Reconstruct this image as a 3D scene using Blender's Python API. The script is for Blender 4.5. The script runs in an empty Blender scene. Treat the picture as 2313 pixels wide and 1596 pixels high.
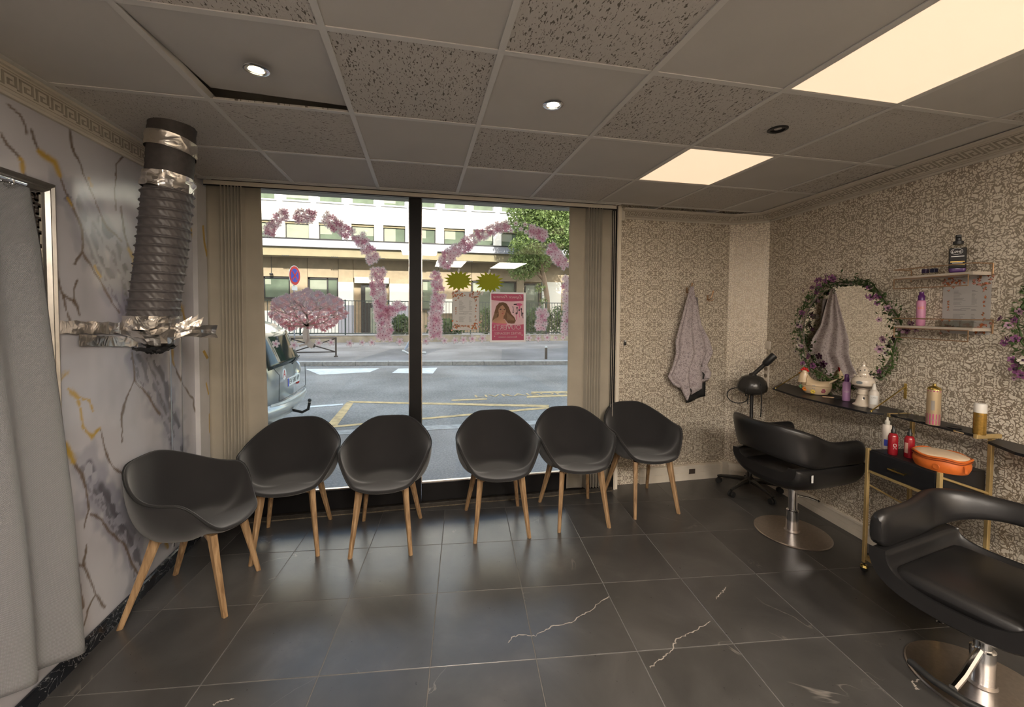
import bpy, bmesh, math, random
import numpy as np
from mathutils import Vector, Matrix
PI=math.pi
sc=bpy.context.scene
COL=sc.collection
rnd=random.Random(7)
# ---------------------------------------------------------------- camera
W,H=2313,1596
FPX,PIT,YAW,ROL,SX,SY=920.28,-.0331,.2029,-.0069,-17.29,-67.63
CZ=1.628; CEIL=2.55
def ray(u,v):
    x=(u-W/2-SX)/FPX; z=-(v-H/2-SY)/FPX; y=1.0
    c,s=math.cos(ROL),math.sin(ROL); x,z=x*c+z*s,-x*s+z*c
    c,s=math.cos(PIT),math.sin(PIT); y,z=y*c-z*s,y*s+z*c
    c,s=math.cos(YAW),math.sin(YAW); x,y=x*c+y*s,-x*s+y*c
    return Vector((x,y,z))
O0=Vector((0,0,CZ))
def atz(u,v,z=0.0): d=ray(u,v); return O0+d*((z-CZ)/d.z)
def aty(u,v,y): d=ray(u,v); return O0+d*(y/d.y)
def atx(u,v,x): d=ray(u,v); return O0+d*(x/d.x)
def onplane(u,v,p,n): d=ray(u,v); return O0+d*((p[0]*n[0]+p[1]*n[1])/(d.x*n[0]+d.y*n[1]))
cam=bpy.data.cameras.new('camera'); camo=bpy.data.objects.new('camera',cam); COL.objects.link(camo)
cam.sensor_fit='HORIZONTAL'; cam.sensor_width=36; cam.lens=FPX*36/W
cam.shift_x=-SX/W; cam.shift_y=SY/W; cam.clip_start=.05; cam.clip_end=300
fw=ray(W/2+SX,H/2+SY).normalized(); rt=(ray(W/2+SX+FPX,H/2+SY)-ray(W/2+SX,H/2+SY)).normalized(); up=rt.cross(fw)
camo.matrix_world=Matrix(((rt.x,up.x,-fw.x,0),(rt.y,up.y,-fw.y,0),(rt.z,up.z,-fw.z,CZ),(0,0,0,1)))
sc.camera=camo
# ---------------------------------------------------------------- colour management, sky, sun
sc.view_settings.view_transform='Standard'; sc.view_settings.look='None'
sc.view_settings.gamma=1; sc.view_settings.use_curve_mapping=False
sc.view_settings.exposure=EXPO=0.75
sc.cycles.max_bounces=8; sc.cycles.diffuse_bounces=4; sc.cycles.glossy_bounces=4
sc.cycles.transmission_bounces=6; sc.cycles.transparent_max_bounces=12
sc.cycles.use_denoising=True; sc.cycles.sample_clamp_indirect=6
sc.cycles.caustics_reflective=False; sc.cycles.caustics_refractive=False
SUN_EL=math.radians(33); SUN_AZ=math.radians(-12)   # the sun stands behind the shop's own building
world=bpy.data.worlds.new('sky'); sc.world=world; world.use_nodes=True
wn=world.node_tree; wn.nodes.clear()
wo=wn.nodes.new('ShaderNodeOutputWorld'); wb=wn.nodes.new('ShaderNodeBackground'); ws=wn.nodes.new('ShaderNodeTexSky')
ws.sky_type='NISHITA'; ws.sun_disc=False; ws.sun_elevation=SUN_EL; ws.sun_rotation=PI+SUN_AZ; ws.air_density=1.2; ws.dust_density=2.0
wb.inputs['Strength'].default_value=0.62
wt=wn.nodes.new('ShaderNodeMix'); wt.data_type='RGBA'; wt.blend_type='MULTIPLY'; wt.inputs[0].default_value=1; wt.inputs[7].default_value=(1.0,.90,.78,1)
wn.links.new(ws.outputs[0],wt.inputs[6]); wn.links.new(wt.outputs[2],wb.inputs['Color']); wn.links.new(wb.outputs[0],wo.inputs['Surface'])
sun=bpy.data.lights.new('sun','SUN'); sun.energy=6.0; sun.angle=math.radians(.6); sun.color=(1,.95,.86)
suno=bpy.data.objects.new('sun',sun); COL.objects.link(suno)
sd=Vector((math.sin(SUN_AZ)*math.cos(SUN_EL)*-1,-math.cos(SUN_AZ)*math.cos(SUN_EL),math.sin(SUN_EL)))  # towards the sun
suno.rotation_euler=sd.to_track_quat('Z','Y').to_euler(); suno.location=(0,-10,30)
# ---------------------------------------------------------------- materials
def nt(name):
    m=bpy.data.materials.new(name); m.use_nodes=True; t=m.node_tree
    b=t.nodes['Principled BSDF']; return m,t,b
def setp(b,**k):
    for a,v in k.items():
        n={'c':'Base Color','r':'Roughness','m':'Metallic','s':'Specular IOR Level','cr':'Coat Roughness','co':'Coat Weight','tr':'Transmission Weight','ior':'IOR','e':'Emission Strength','ec':'Emission Color','sh':'Sheen Weight','al':'Alpha'}[a]
        if a in('c','ec') and len(v)==3: v=(*v,1)
        b.inputs[n].default_value=v
def N(t,kind,**k):
    n=t.nodes.new('ShaderNode'+kind)
    for a,v in k.items():
        if a.startswith('i_'):
            key=a[2:]; key=int(key) if key.isdigit() else key.replace('_',' ')
            n.inputs[key].default_value=v
        else: setattr(n,a,v)
    return n
def L(t,a,b): t.links.new(a,b)
def ramp(t,fac,stops,interp='LINEAR'):
    r=t.nodes.new('ShaderNodeValToRGB'); r.color_ramp.interpolation=interp
    e=r.color_ramp.elements
    while len(e)<len(stops): e.new(.5)
    for i,(p,c) in enumerate(stops):
        e[i].position=p; e[i].color=(*c,1) if len(c)==3 else c
    L(t,fac,r.inputs[0]); return r
def bump(t,b,h,strength=.2,dist=.01):
    n=N(t,'Bump'); n.inputs['Strength'].default_value=strength; n.inputs['Distance'].default_value=dist
    L(t,h,n.inputs['Height']); L(t,n.outputs[0],b.inputs['Normal']); return n
def mat(name,c,r=.5,m=0,noise=0,scale=20,bmp=0,**k):
    mm,t,b=nt(name); setp(b,c=c,r=r,m=m,**k)
    if noise or bmp:
        tc=N(t,'TexCoord'); nz=N(t,'TexNoise',i_Scale=scale,i_Detail=4.0); L(t,tc.outputs['Object'],nz.inputs['Vector'])
        if noise:
            c1=[max(0,x*(1-noise)) for x in c]; c2=[min(1,x*(1+noise)) for x in c]
            rp=ramp(t,nz.outputs[0],[(.3,c1),(.7,c2)]); L(t,rp.outputs[0],b.inputs['Base Color'])
        if bmp: bump(t,b,nz.outputs[0],bmp,.005)
    return mm
def emis(name,c,s):
    m,t,b=nt(name); setp(b,c=(0.8,.8,.8),ec=c,e=s,r=.4); return m
M={}
M['black_metal']=mat('black_metal',(.012,.011,.011),.35,0)
M['black_plastic']=mat('black_plastic',(.02,.02,.02),.4,0,.2,40)
M['chrome']=mat('chrome',(.75,.75,.76),.12,1)
M['brushed']=mat('brushed_steel',(.55,.5,.47),.28,1,.08,60)
M['gold']=mat('gold_paint',(.62,.45,.2),.35,.55,.08,30)
M['brass']=mat('brass',(.75,.58,.2),.2,1)
M['rose_wire']=mat('rose_gold_wire',(.42,.26,.15),.35,.7)
M['cream']=mat('cream_paint',(.80,.73,.62),.4,0,.05,8)
M['white_plastic']=mat('white_plastic',(.75,.72,.66),.4)
M['ceramic']=mat('glazed_ceramic',(.78,.7,.58),.15,0,.04,10,co=.5)
M['glass_black']=mat('black_glass',(.01,.01,.012),.08)
M['mirror']=mat('mirror_silver',(.80,.80,.77),.02,1)
def glass(name,tint=(.93,.95,.94),refl=.9):
    m=bpy.data.materials.new(name); m.use_nodes=True; t=m.node_tree; t.nodes.clear()
    o=N(t,'OutputMaterial'); mx=N(t,'MixShader'); tr=N(t,'BsdfTransparent'); gl=N(t,'BsdfGlossy'); fr=N(t,'Fresnel',i_IOR=1.45)
    mu=N(t,'Math',operation='MULTIPLY'); mu.inputs[1].default_value=refl
    tr.inputs[0].default_value=(*tint,1); gl.inputs['Roughness'].default_value=.01
    L(t,fr.outputs[0],mu.inputs[0]); L(t,mu.outputs[0],mx.inputs[0]); L(t,tr.outputs[0],mx.inputs[1]); L(t,gl.outputs[0],mx.inputs[2]); L(t,mx.outputs[0],o.inputs[0]); return m
M['pane']=glass('window_pane')
M['clear']=glass('clear_plastic',(.94,.94,.92),.4)
def fabric(name,c,sc_=900,r=.9,b_=.25,tl=0):
    m,t,b=nt(name); setp(b,c=c,r=r,sh=.3)
    tc=N(t,'TexCoord'); w=N(t,'TexNoise',i_Scale=sc_,i_Detail=2.0); L(t,tc.outputs['Object'],w.inputs['Vector'])
    w2=N(t,'TexNoise',i_Scale=6.0,i_Detail=3.0); L(t,tc.outputs['Object'],w2.inputs['Vector'])
    mx=N(t,'Mix',data_type='RGBA'); mx.inputs[6].default_value=(*[x*.8 for x in c],1); mx.inputs[7].default_value=(*[min(1,x*1.2) for x in c],1)
    L(t,w2.outputs[0],mx.inputs[0]); L(t,mx.outputs[2],b.inputs['Base Color']); bump(t,b,w.outputs[0],b_,.002)
    if tl:
        o=t.nodes['Material Output']; ms=N(t,'MixShader'); ms.inputs[0].default_value=tl; tr=N(t,'BsdfTranslucent'); tr.inputs[0].default_value=(*c,1)
        L(t,b.outputs[0],ms.inputs[1]); L(t,tr.outputs[0],ms.inputs[2]); L(t,ms.outputs[0],o.inputs[0])
    return m
def paper(name,c,tl=.35,r=.6):
    m,t,b=nt(name); setp(b,c=c,r=r)
    o=t.nodes['Material Output']; ms=N(t,'MixShader'); ms.inputs[0].default_value=tl; tr=N(t,'BsdfTranslucent'); tr.inputs[0].default_value=(*c,1)
    L(t,b.outputs[0],ms.inputs[1]); L(t,tr.outputs[0],ms.inputs[2]); L(t,ms.outputs[0],o.inputs[0]); return m
# wallpaper: mirrored scroll damask in a metallic taupe ink on a cream ground; uses wall-length coordinates from a UV map in metres
def wallpaper():
    m,t,b=nt('damask_wallpaper'); uv=N(t,'UVMap'); uv.uv_map='UVMap'
    sep=N(t,'SeparateXYZ'); L(t,uv.outputs[0],sep.inputs[0])
    def mth(op,a,bb=None,c=None):
        n=N(t,'Math',operation=op)
        for i,x in enumerate((a,bb,c)):
            if x is None: continue
            if isinstance(x,(int,float)): n.inputs[i].default_value=x
            else: L(t,x,n.inputs[i])
        return n.outputs[0]
    px_=mth('PINGPONG',sep.outputs[0],.165); row=mth('FLOOR',mth('DIVIDE',sep.outputs[1],.21))
    sh=mth('ADD',sep.outputs[0],mth('MULTIPLY',row,.165)); px2=mth('PINGPONG',sh,.165); pz=mth('PINGPONG',mth('ADD',sep.outputs[1],10.5),.24)
    cb=N(t,'CombineXYZ'); L(t,px_,cb.inputs[0]); L(t,pz,cb.inputs[1])
    nd=N(t,'TexNoise',i_Scale=22.0,i_Detail=1.0); L(t,cb.outputs[0],nd.inputs['Vector'])
    vs=N(t,'VectorMath',operation='SCALE'); vs.inputs['Scale'].default_value=.05; L(t,nd.outputs['Color'],vs.inputs[0])
    va=N(t,'VectorMath',operation='ADD'); L(t,cb.outputs[0],va.inputs[0]); L(t,vs.outputs[0],va.inputs[1])
    vo=N(t,'TexVoronoi',feature='DISTANCE_TO_EDGE',i_Scale=52.0); L(t,va.outputs[0],vo.inputs['Vector'])
    cb2=N(t,'CombineXYZ'); L(t,px2,cb2.inputs[0]); L(t,pz,cb2.inputs[1]); cb2.inputs[2].default_value=3.7
    n2=N(t,'TexNoise',i_Scale=11.0,i_Detail=0.0,i_Distortion=1.6); L(t,cb2.outputs[0],n2.inputs['Vector'])
    s2=mth('SINE',mth('MULTIPLY',n2.outputs[0],52.0))
    thr=mth('SUBTRACT',vo.outputs['Distance'],mth('MULTIPLY',s2,.07))
    mask=ramp(t,mth('ADD',thr,.2),[(.0,(1,1,1)),(.285,(1,1,1)),(.345,(0,0,0))])
    big=N(t,'TexNoise',i_Scale=3.0,i_Detail=3.0); L(t,uv.outputs[0],big.inputs['Vector'])
    mx=N(t,'Mix',data_type='RGBA'); mx.inputs[6].default_value=(.84,.77,.65,1); mx.inputs[7].default_value=(.37,.305,.23,1)
    L(t,mask.outputs[0],mx.inputs[0]); L(t,mx.outputs[2],b.inputs['Base Color'])
    rr=mth('MULTIPLY_ADD',mask.outputs[0],-.12,.5); L(t,rr,b.inputs['Roughness'])
    mm=mth('MULTIPLY',mask.outputs[0],.35); L(t,mm,b.inputs['Metallic'])
    bump(t,b,mask.outputs[0],.25,.0008); return m
M['wallpaper']=wallpaper()
# slate-like porcelain floor tile
def floor_mat():
    m,t,b=nt('slate_porcelain'); geo=N(t,'NewGeometry'); oi=N(t,'ObjectInfo')
    add=N(t,'VectorMath',operation='MULTIPLY_ADD'); cbx=N(t,'CombineXYZ'); L(t,oi.outputs['Random'],cbx.inputs[2])
    add.inputs[1].default_value=(1,1,1); L(t,geo.outputs['Position'],add.inputs[0]); 
    sc3=N(t,'VectorMath',operation='SCALE'); sc3.inputs['Scale'].default_value=8; L(t,cbx.outputs[0],sc3.inputs[0]); L(t,sc3.outputs[0],add.inputs[2])
    n1=N(t,'TexNoise',i_Scale=2.2,i_Detail=6.0,i_Roughness=.62,i_Distortion=.5); L(t,add.outputs[0],n1.inputs['Vector'])
    n2=N(t,'TexNoise',i_Scale=34.0,i_Detail=6.0,i_Roughness=.75); L(t,add.outputs[0],n2.inputs['Vector'])
    rp=ramp(t,n1.outputs[0],[(.3,(.040,.038,.037)),(.55,(.066,.063,.060)),(.75,(.102,.097,.092))])
    # faint pale hair veins
    n3=N(t,'TexNoise',i_Scale=1.3,i_Detail=5.0,i_Distortion=.9); L(t,add.outputs[0],n3.inputs['Vector'])
    s=N(t,'Math',operation='SUBTRACT'); s.inputs[1].default_value=.5; L(t,n3.outputs[0],s.inputs[0]); a=N(t,'Math',operation='ABSOLUTE'); L(t,s.outputs[0],a.inputs[0])
    vr=ramp(t,a.outputs[0],[(0,(1,1,1)),(.0022,(0,0,0))]); n4=N(t,'TexNoise',i_Scale=2.0); L(t,add.outputs[0],n4.inputs['Vector'])
    vm=ramp(t,n4.outputs[0],[(.56,(0,0,0)),(.64,(1,1,1))]); mu=N(t,'Math',operation='MULTIPLY'); L(t,vr.outputs[0],mu.inputs[0]); L(t,vm.outputs[0],mu.inputs[1])
    mu2=N(t,'Math',operation='MULTIPLY'); mu2.inputs[1].default_value=.55; L(t,mu.outputs[0],mu2.inputs[0])
    mx=N(t,'Mix',data_type='RGBA'); L(t,mu2.outputs[0],mx.inputs[0]); L(t,rp.outputs[0],mx.inputs[6]); mx.inputs[7].default_value=(.3,.27,.24,1)
    L(t,mx.outputs[2],b.inputs['Base Color'])
    rr=ramp(t,n2.outputs[0],[(.3,(.27,)*3),(.7,(.34,)*3)]); L(t,rr.outputs[0],b.inputs['Roughness']); setp(b,s=.7)
    bump(t,b,n2.outputs[0],.05,.002); return m
M['floor_tile']=floor_mat()
M['grout']=mat('grout',(.15,.14,.13),.9,0,.1,60)
def fissured(name,axis,dens,scale=1.0):
    m,t,b=nt(name); geo=N(t,'NewGeometry'); mp=N(t,'Mapping')
    s=[150*scale,150*scale,1]; s[axis]=58*scale; mp.inputs['Scale'].default_value=s
    L(t,geo.outputs['Position'],mp.inputs['Vector']); n=N(t,'TexNoise',i_Scale=1.0,i_Detail=1.5,i_Distortion=.7); L(t,mp.outputs[0],n.inputs['Vector'])
    rp=ramp(t,n.outputs[0],[(dens-.06,(.60,.572,.54)),(dens-.02,(.17,.15,.13))]); L(t,rp.outputs[0],b.inputs['Base Color']); setp(b,r=.95,s=.1)
    n2=N(t,'TexNoise',i_Scale=260.0); L(t,geo.outputs['Position'],n2.inputs['Vector'])
    iv=N(t,'Math',operation='MULTIPLY_ADD'); iv.inputs[1].default_value=-3; L(t,n.outputs[0],iv.inputs[0]); L(t,n2.outputs[0],iv.inputs[2])
    bump(t,b,iv.outputs[0],.35,.004); return m
M['tile_coarse']=fissured('fissured_tile_coarse',1,.66)
M['tile_side']=fissured('fissured_tile_crosswise',0,.68,1.15)
M['tile_fine']=fissured('fissured_tile_fine',1,.70,1.8)
M['tile_plain']=mat('plain_ceiling_tile',(.58,.56,.535),.85,0,.03,3)
M['tee']=mat('white_tee_bar',(.68,.665,.64),.45)
M['plaster']=mat('painted_plaster',(.5,.46,.4),.8,0,.05,3)
# ---------------------------------------------------------------- mesh helpers
class MB:
    def __init__(s): s.v=[]; s.f=[]; s.mi=[]; s.uv=None
    def add(s,vs,fs,mi=0):
        o=len(s.v); s.v+= [tuple(v) for v in vs]; s.f+=[tuple(i+o for i in f) for f in fs]; s.mi+=[mi]*len(fs); return s
    def box(s,c,d,rot=None,mi=0,taper=None):
        hx,hy,hz=d[0]/2,d[1]/2,d[2]/2; vs=[]
        for z in(-1,1):
            k=1 if (taper is None or z<0) else taper
            for x,y in((-1,-1),(1,-1),(1,1),(-1,1)):
                p=Vector((x*hx*k,y*hy*k,z*hz))
                if rot is not None: p=rot@p
                vs.append(p+Vector(c))
        return s.add(vs,[(3,2,1,0),(4,5,6,7),(0,1,5,4),(1,2,6,5),(2,3,7,6),(3,0,4,7)],mi)
    def b2(s,a,b,mi=0): # axis box from corner to corner
        a,b=Vector(a),Vector(b); return s.box((a+b)/2,[abs(x) for x in (b-a)],mi=mi)
    def rbox(s,c,d,r,rot=None,mi=0,n=3): # box with rounded vertical-profile edges (rounded in all directions)
        bm=bmesh.new(); bmesh.ops.create_cube(bm,size=1)
        for v in bm.verts: v.co=Vector((v.co.x*d[0],v.co.y*d[1],v.co.z*d[2]))
        bmesh.ops.bevel(bm,geom=bm.edges[:],offset=min(r,min(d)*.49),segments=n,affect='EDGES',profile=.5)
        bm.verts.index_update(); vs=[((rot@v.co) if rot is not None else v.co)+Vector(c) for v in bm.verts]
        fs=[[v.index for v in f.verts] for f in bm.faces]; bm.free(); return s.add(vs,fs,mi)
    def tube(s,pts,r,n=8,mi=0,cap=True,closed=False,sy=1.0):
        pts=[Vector(p) for p in pts]; m=len(pts); rs=r if isinstance(r,(list,tuple)) else [r]*m
        vs=[]; prev=None
        for i,p in enumerate(pts):
            if closed: d=pts[(i+1)%m]-pts[i-1]
            else: d=pts[min(i+1,m-1)]-pts[max(i-1,0)]
            d=d.normalized() if d.length>1e-9 else Vector((0,0,1))
            if prev is None:
                a=Vector((0,0,1)) if abs(d.z)<.9 else Vector((1,0,0)); u=d.cross(a).normalized()
            else: u=(prev-d*prev.dot(d)).normalized()
            prev=u; w=d.cross(u)
            for k in range(n):
                t=2*PI*(k+.5)/n; vs.append(p+u*math.cos(t)*rs[i]+w*math.sin(t)*rs[i]*sy)
        fs=[]
        for i in range(m if closed else m-1):
            for k in range(n): 
                a=i*n; b_=((i+1)%m)*n; fs.append((a+k,a+(k+1)%n,b_+(k+1)%n,b_+k))
        if cap and not closed: fs.append(tuple(range(n-1,-1,-1))); fs.append(tuple((m-1)*n+k for k in range(n)))
        return s.add(vs,fs,mi)
    def lathe(s,prof,c=(0,0,0),n=24,mi=0,rot=None,sx=1,sy=1,cap=True):
        vs=[];fs=[]
        for r,z in prof:
            for k in range(n):
                t=2*PI*k/n; p=Vector((r*math.cos(t)*sx,r*math.sin(t)*sy,z))
                if rot is not None: p=rot@p
                vs.append(p+Vector(c))
        for i in range(len(prof)-1):
            for k in range(n): fs.append((i*n+k,i*n+(k+1)%n,(i+1)*n+(k+1)%n,(i+1)*n+k))
        if cap: fs.append(tuple(range(n-1,-1,-1))); fs.append(tuple((len(prof)-1)*n+k for k in range(n)))
        return s.add(vs,fs,mi)
    def prism(s,poly,fn,h,mi=0): # poly: 2D list, fn maps (a,b,c) to 3D, extruded c from 0 to h
        n=len(poly); vs=[fn(a,b,0) for a,b in poly]+[fn(a,b,h) for a,b in poly]
        fs=[tuple(range(n-1,-1,-1)),tuple(range(n,2*n))]+[(i,(i+1)%n,n+(i+1)%n,n+i) for i in range(n)]
        return s.add(vs,fs,mi)
    def poly(s,pts,mi=0): return s.add(pts,[tuple(range(len(pts)))],mi)
    def grid(s,fn,nu,nv,mi=0,closeu=False):
        vs=[fn(i/(nu if closeu else nu-1),j/(nv-1)) for j in range(nv) for i in range(nu)]; fs=[]
        for j in range(nv-1):
            for i in range(nu if closeu else nu-1):
                i2=(i+1)%nu; fs.append((j*nu+i,j*nu+i2,(j+1)*nu+i2,(j+1)*nu+i))
        return s.add(vs,fs,mi)
    def mesh(s,name,mats,smooth=False,ang=40):
        me=bpy.data.meshes.new(name); me.from_pydata([tuple(v) for v in s.v],[],s.f)
        for m_ in (mats if isinstance(mats,(list,tuple)) else [mats]): me.materials.append(m_)
        if any(s.mi): me.polygons.foreach_set('material_index',s.mi)
        if smooth:
            me.polygons.foreach_set('use_smooth',[True]*len(me.polygons)); me.update()
            try: me.set_sharp_from_angle(angle=math.radians(ang))
            except Exception: pass
        me.update(); return me
    def obj(s,name,mats,parent=None,smooth=False,ang=40,loc=None,rz=0):
        return mkobj(name,s.mesh(name,mats,smooth,ang),parent,loc,rz)
def mkobj(name,me,parent=None,loc=None,rz=0):
    o=bpy.data.objects.new(name,me); COL.objects.link(o)
    if parent is not None: o.parent=parent
    if loc is not None: o.location=loc
    if rz: o.rotation_euler=(0,0,rz)
    return o
def tag(o,label=None,cat=None,group=None,kind=None):
    if label: o['label']=label
    if cat: o['category']=cat
    if group: o['group']=group
    if kind: o['kind']=kind
    return o
def thing(name,label,cat,loc=(0,0,0),rz=0,group=None):
    o=bpy.data.objects.new(name,None); COL.objects.link(o); o.empty_display_size=.1
    o.location=loc; o.rotation_euler=(0,0,rz); return tag(o,label,cat,group)
def struct(o): o['kind']='structure'; return o
def root_struct(name,loc=(0,0,0)):
    o=bpy.data.objects.new(name,None); COL.objects.link(o); o.location=loc; o['kind']='structure'; return o
def modsub(o,lv=1,solid=None,off=0,bev=None):
    if solid: 
        m=o.modifiers.new('solid','SOLIDIFY'); m.thickness=solid; m.offset=off
    if bev:
        m=o.modifiers.new('bevel','BEVEL'); m.width=bev; m.segments=2; m.limit_method='ANGLE'
    if lv: 
        m=o.modifiers.new('sub','SUBSURF'); m.levels=lv; m.render_levels=lv
    return o
def copytree(o,parent=None):
    c=o.copy(); COL.objects.link(c)
    if parent is not None: c.parent=parent
    for ch in list(o.children): copytree(ch,c)
    return c
def text_mesh(body,size,fn,name,m,parent=None,align='CENTER',mirror=False,ext=0,font_shear=0,ww=None,mi=None):
    cu=bpy.data.curves.new(name,'FONT'); cu.body=body; cu.size=size; cu.align_x=align; cu.align_y='CENTER'; cu.shear=font_shear; cu.resolution_u=2
    to=bpy.data.objects.new('tmp_text',cu); COL.objects.link(to); dg=bpy.context.evaluated_depsgraph_get()
    me0=bpy.data.meshes.new_from_object(to.evaluated_get(dg)); bpy.data.objects.remove(to)
    w=max(v.co.x for v in me0.vertices)-min(v.co.x for v in me0.vertices); k=(ww/w) if ww else 1
    vs=[fn((-v.co.x if mirror else v.co.x)*k,v.co.y) for v in me0.vertices]; fs=[tuple(p.vertices) for p in me0.polygons]; bpy.data.meshes.remove(me0)
    mb=MB(); mb.add(vs,fs); return mb.obj(name,m,parent)
def clip_poly(poly,clip):
    out=list(poly)
    for i in range(len(clip)):
        a,b=clip[i],clip[(i+1)%len(clip)]; inp=out; out=[]
        side=lambda p:(b[0]-a[0])*(p[1]-a[1])-(b[1]-a[1])*(p[0]-a[0])
        for j in range(len(inp)):
            p,q=inp[j-1],inp[j]; sp,sq=side(p),side(q)
            if (sp>=0)!=(sq>=0):
                t_=sp/(sp-sq); out.append((p[0]+(q[0]-p[0])*t_,p[1]+(q[1]-p[1])*t_))
            if sq>=0: out.append(q)
        if not out: return []
    return out
def area(p): return abs(sum(p[i-1][0]*p[i][1]-p[i][0]*p[i-1][1] for i in range(len(p))))/2
# ---------------------------------------------------------------- room shell
XL=-1.55; YW=3.47; YB=-3.0
RS=.105
def xr(y): return 3.24-RS*(YW-y)
CH0=(2.95,YW); CH1=(xr(3.28),3.28)
ROOM=[(XL,YB),(xr(YB),YB),CH1,CH0,(XL,YW)]
# floor
T=.4898; FA=-.1046; FX,FY=-.8807,2.4206
fl=root_struct('floor')
b=MB(); b.prism([(XL-.1,YB-.1),(xr(YB)+.1,YB-.1),(3.4,3.6),(XL-.1,3.6)],lambda a,c,h:(a,c,-.06+h),.0588); g=b.obj('grout_bed',M['grout'],fl)
tile=MB(); hw=T/2-.0017
tile.add([(x*(hw-k),y*(hw-k),z) for z,k in((-.008,0),(-.0012,0),(0,.0014)) for x,y in((-1,-1),(1,-1),(1,1),(-1,1))],
 [(8,9,10,11)]+[(r*4+i,r*4+(i+1)%4,r*4+4+(i+1)%4,r*4+4+i) for r in(0,1) for i in range(4)])
tme=tile.mesh('floor_tile',M['floor_tile'])
cf,sf=math.cos(FA),math.sin(FA)
for i in range(-3,11):
    for j in range(-12,4):
        u,v=(i+.5)*T,(j+.5)*T
        cx,cy=u*cf-v*sf+FX,u*sf+v*cf+FY
        if cy<-3.4: continue
        cor=[(cx+a*cf-c*sf,cy+a*sf+c*cf) for a,c in((-hw,-hw),(hw,-hw),(hw,hw),(-hw,hw))]
        cl=clip_poly(cor,ROOM)
        if not cl or area(cl)<.002: continue
        if area(cl)>hw*hw*4-1e-5: mkobj('floor_tile',tme,fl,(cx,cy,0),FA)
        else:
            mb=MB(); mb.prism([(x-cx,y-cy) for x,y in cl],lambda a,c,h:(a,c,-.008+h),.008); mb.obj('floor_tile',M['floor_tile'],fl,loc=(cx,cy,0))
M['pale_vein']=mat('pale_vein',(.38,.34,.3),.5)
def ribbon(pts,w,z): # flat irregular ribbon
    mb=MB(); P=[]
    r_=random.Random(len(pts)*31+int(abs(pts[0][0])*100))
    for a,c in zip(pts[:-1],pts[1:]):
        for k in range(8):
            t_=k/8; P.append((a[0]+(c[0]-a[0])*t_+r_.uniform(-.006,.006),a[1]+(c[1]-a[1])*t_+r_.uniform(-.006,.006)))
    P.append(pts[-1]); vs=[]
    for i,p in enumerate(P):
        q=P[min(i+1,len(P)-1)]; o_=P[max(i-1,0)]; d=Vector((q[0]-o_[0],q[1]-o_[1])); d.normalize(); ww=w*r_.uniform(.25,1)*(.3 if i in(0,len(P)-1) else 1)
        vs+=[(p[0]-d.y*ww,p[1]+d.x*ww,z),(p[0]+d.y*ww,p[1]-d.x*ww,z)]
    mb.add(vs,[(2*i,2*i+1,2*i+3,2*i+2) for i in range(len(P)-1)]); return mb
for pl in ([(1146,1450),(1165,1435),(1210,1435),(1245,1415),(1290,1405),(1330,1380),(1376,1345)],[(1466,1508),(1490,1490),(1515,1470),(1530,1440),(1570,1425),(1605,1402)],[(1617,1352),(1630,1340),(1640,1325)],[(477,1592),(500,1583),(530,1577)],[(2075,1560),(2060,1540),(2080,1535)]):
    ribbon([tuple(atz(u,v,0)[:2]) for u,v in pl],.0035,.0006).obj('pale_vein',M['pale_vein'],fl)
# walls -----------------------------------------------------------------
def uvwall(name,p0,p1,z0,z1,thick,m,out,holes=None):
    """flat wall from p0 to p1 (xy), thickness to the side 'out' (xy unit), UV in metres"""
    p0,p1=Vector((*p0,0)),Vector((*p1,0)); o=Vector((*out,0))*thick; ln=(p1-p0).length
    mb=MB(); vs=[p0+Vector((0,0,z0)),p1+Vector((0,0,z0)),p1+Vector((0,0,z1)),p0+Vector((0,0,z1))]; vs+=[v+o for v in vs]
    mb.add(vs,[(0,1,2,3),(7,6,5,4),(0,4,5,1),(1,5,6,2),(2,6,7,3),(3,7,4,0)])
    me=mb.mesh(name,m); uv=me.uv_layers.new(name='UVMap')
    co=[(0,z0),(ln,z0),(ln,z1),(0,z1)]*2
    for lp in me.loops: uv.data[lp.index].uv=co[lp.vertex_index]
    return struct(mkobj(name,me))
uvwall('wall_back',(1.66,YW),CH0,0,2.75,.2,M['wallpaper'],(0,1))
uvwall('wall_corner',CH0,CH1,0,2.75,.2,M['wallpaper'],(.6,.8))
uvwall('wall_right',CH1,(xr(YB),YB),0,2.75,.2,M['wallpaper'],(1,-.1))
uvwall('wall_rear',(xr(YB)+.2,YB),(XL-.2,YB),0,2.75,.2,M['wallpaper'],(0,-1))
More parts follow.
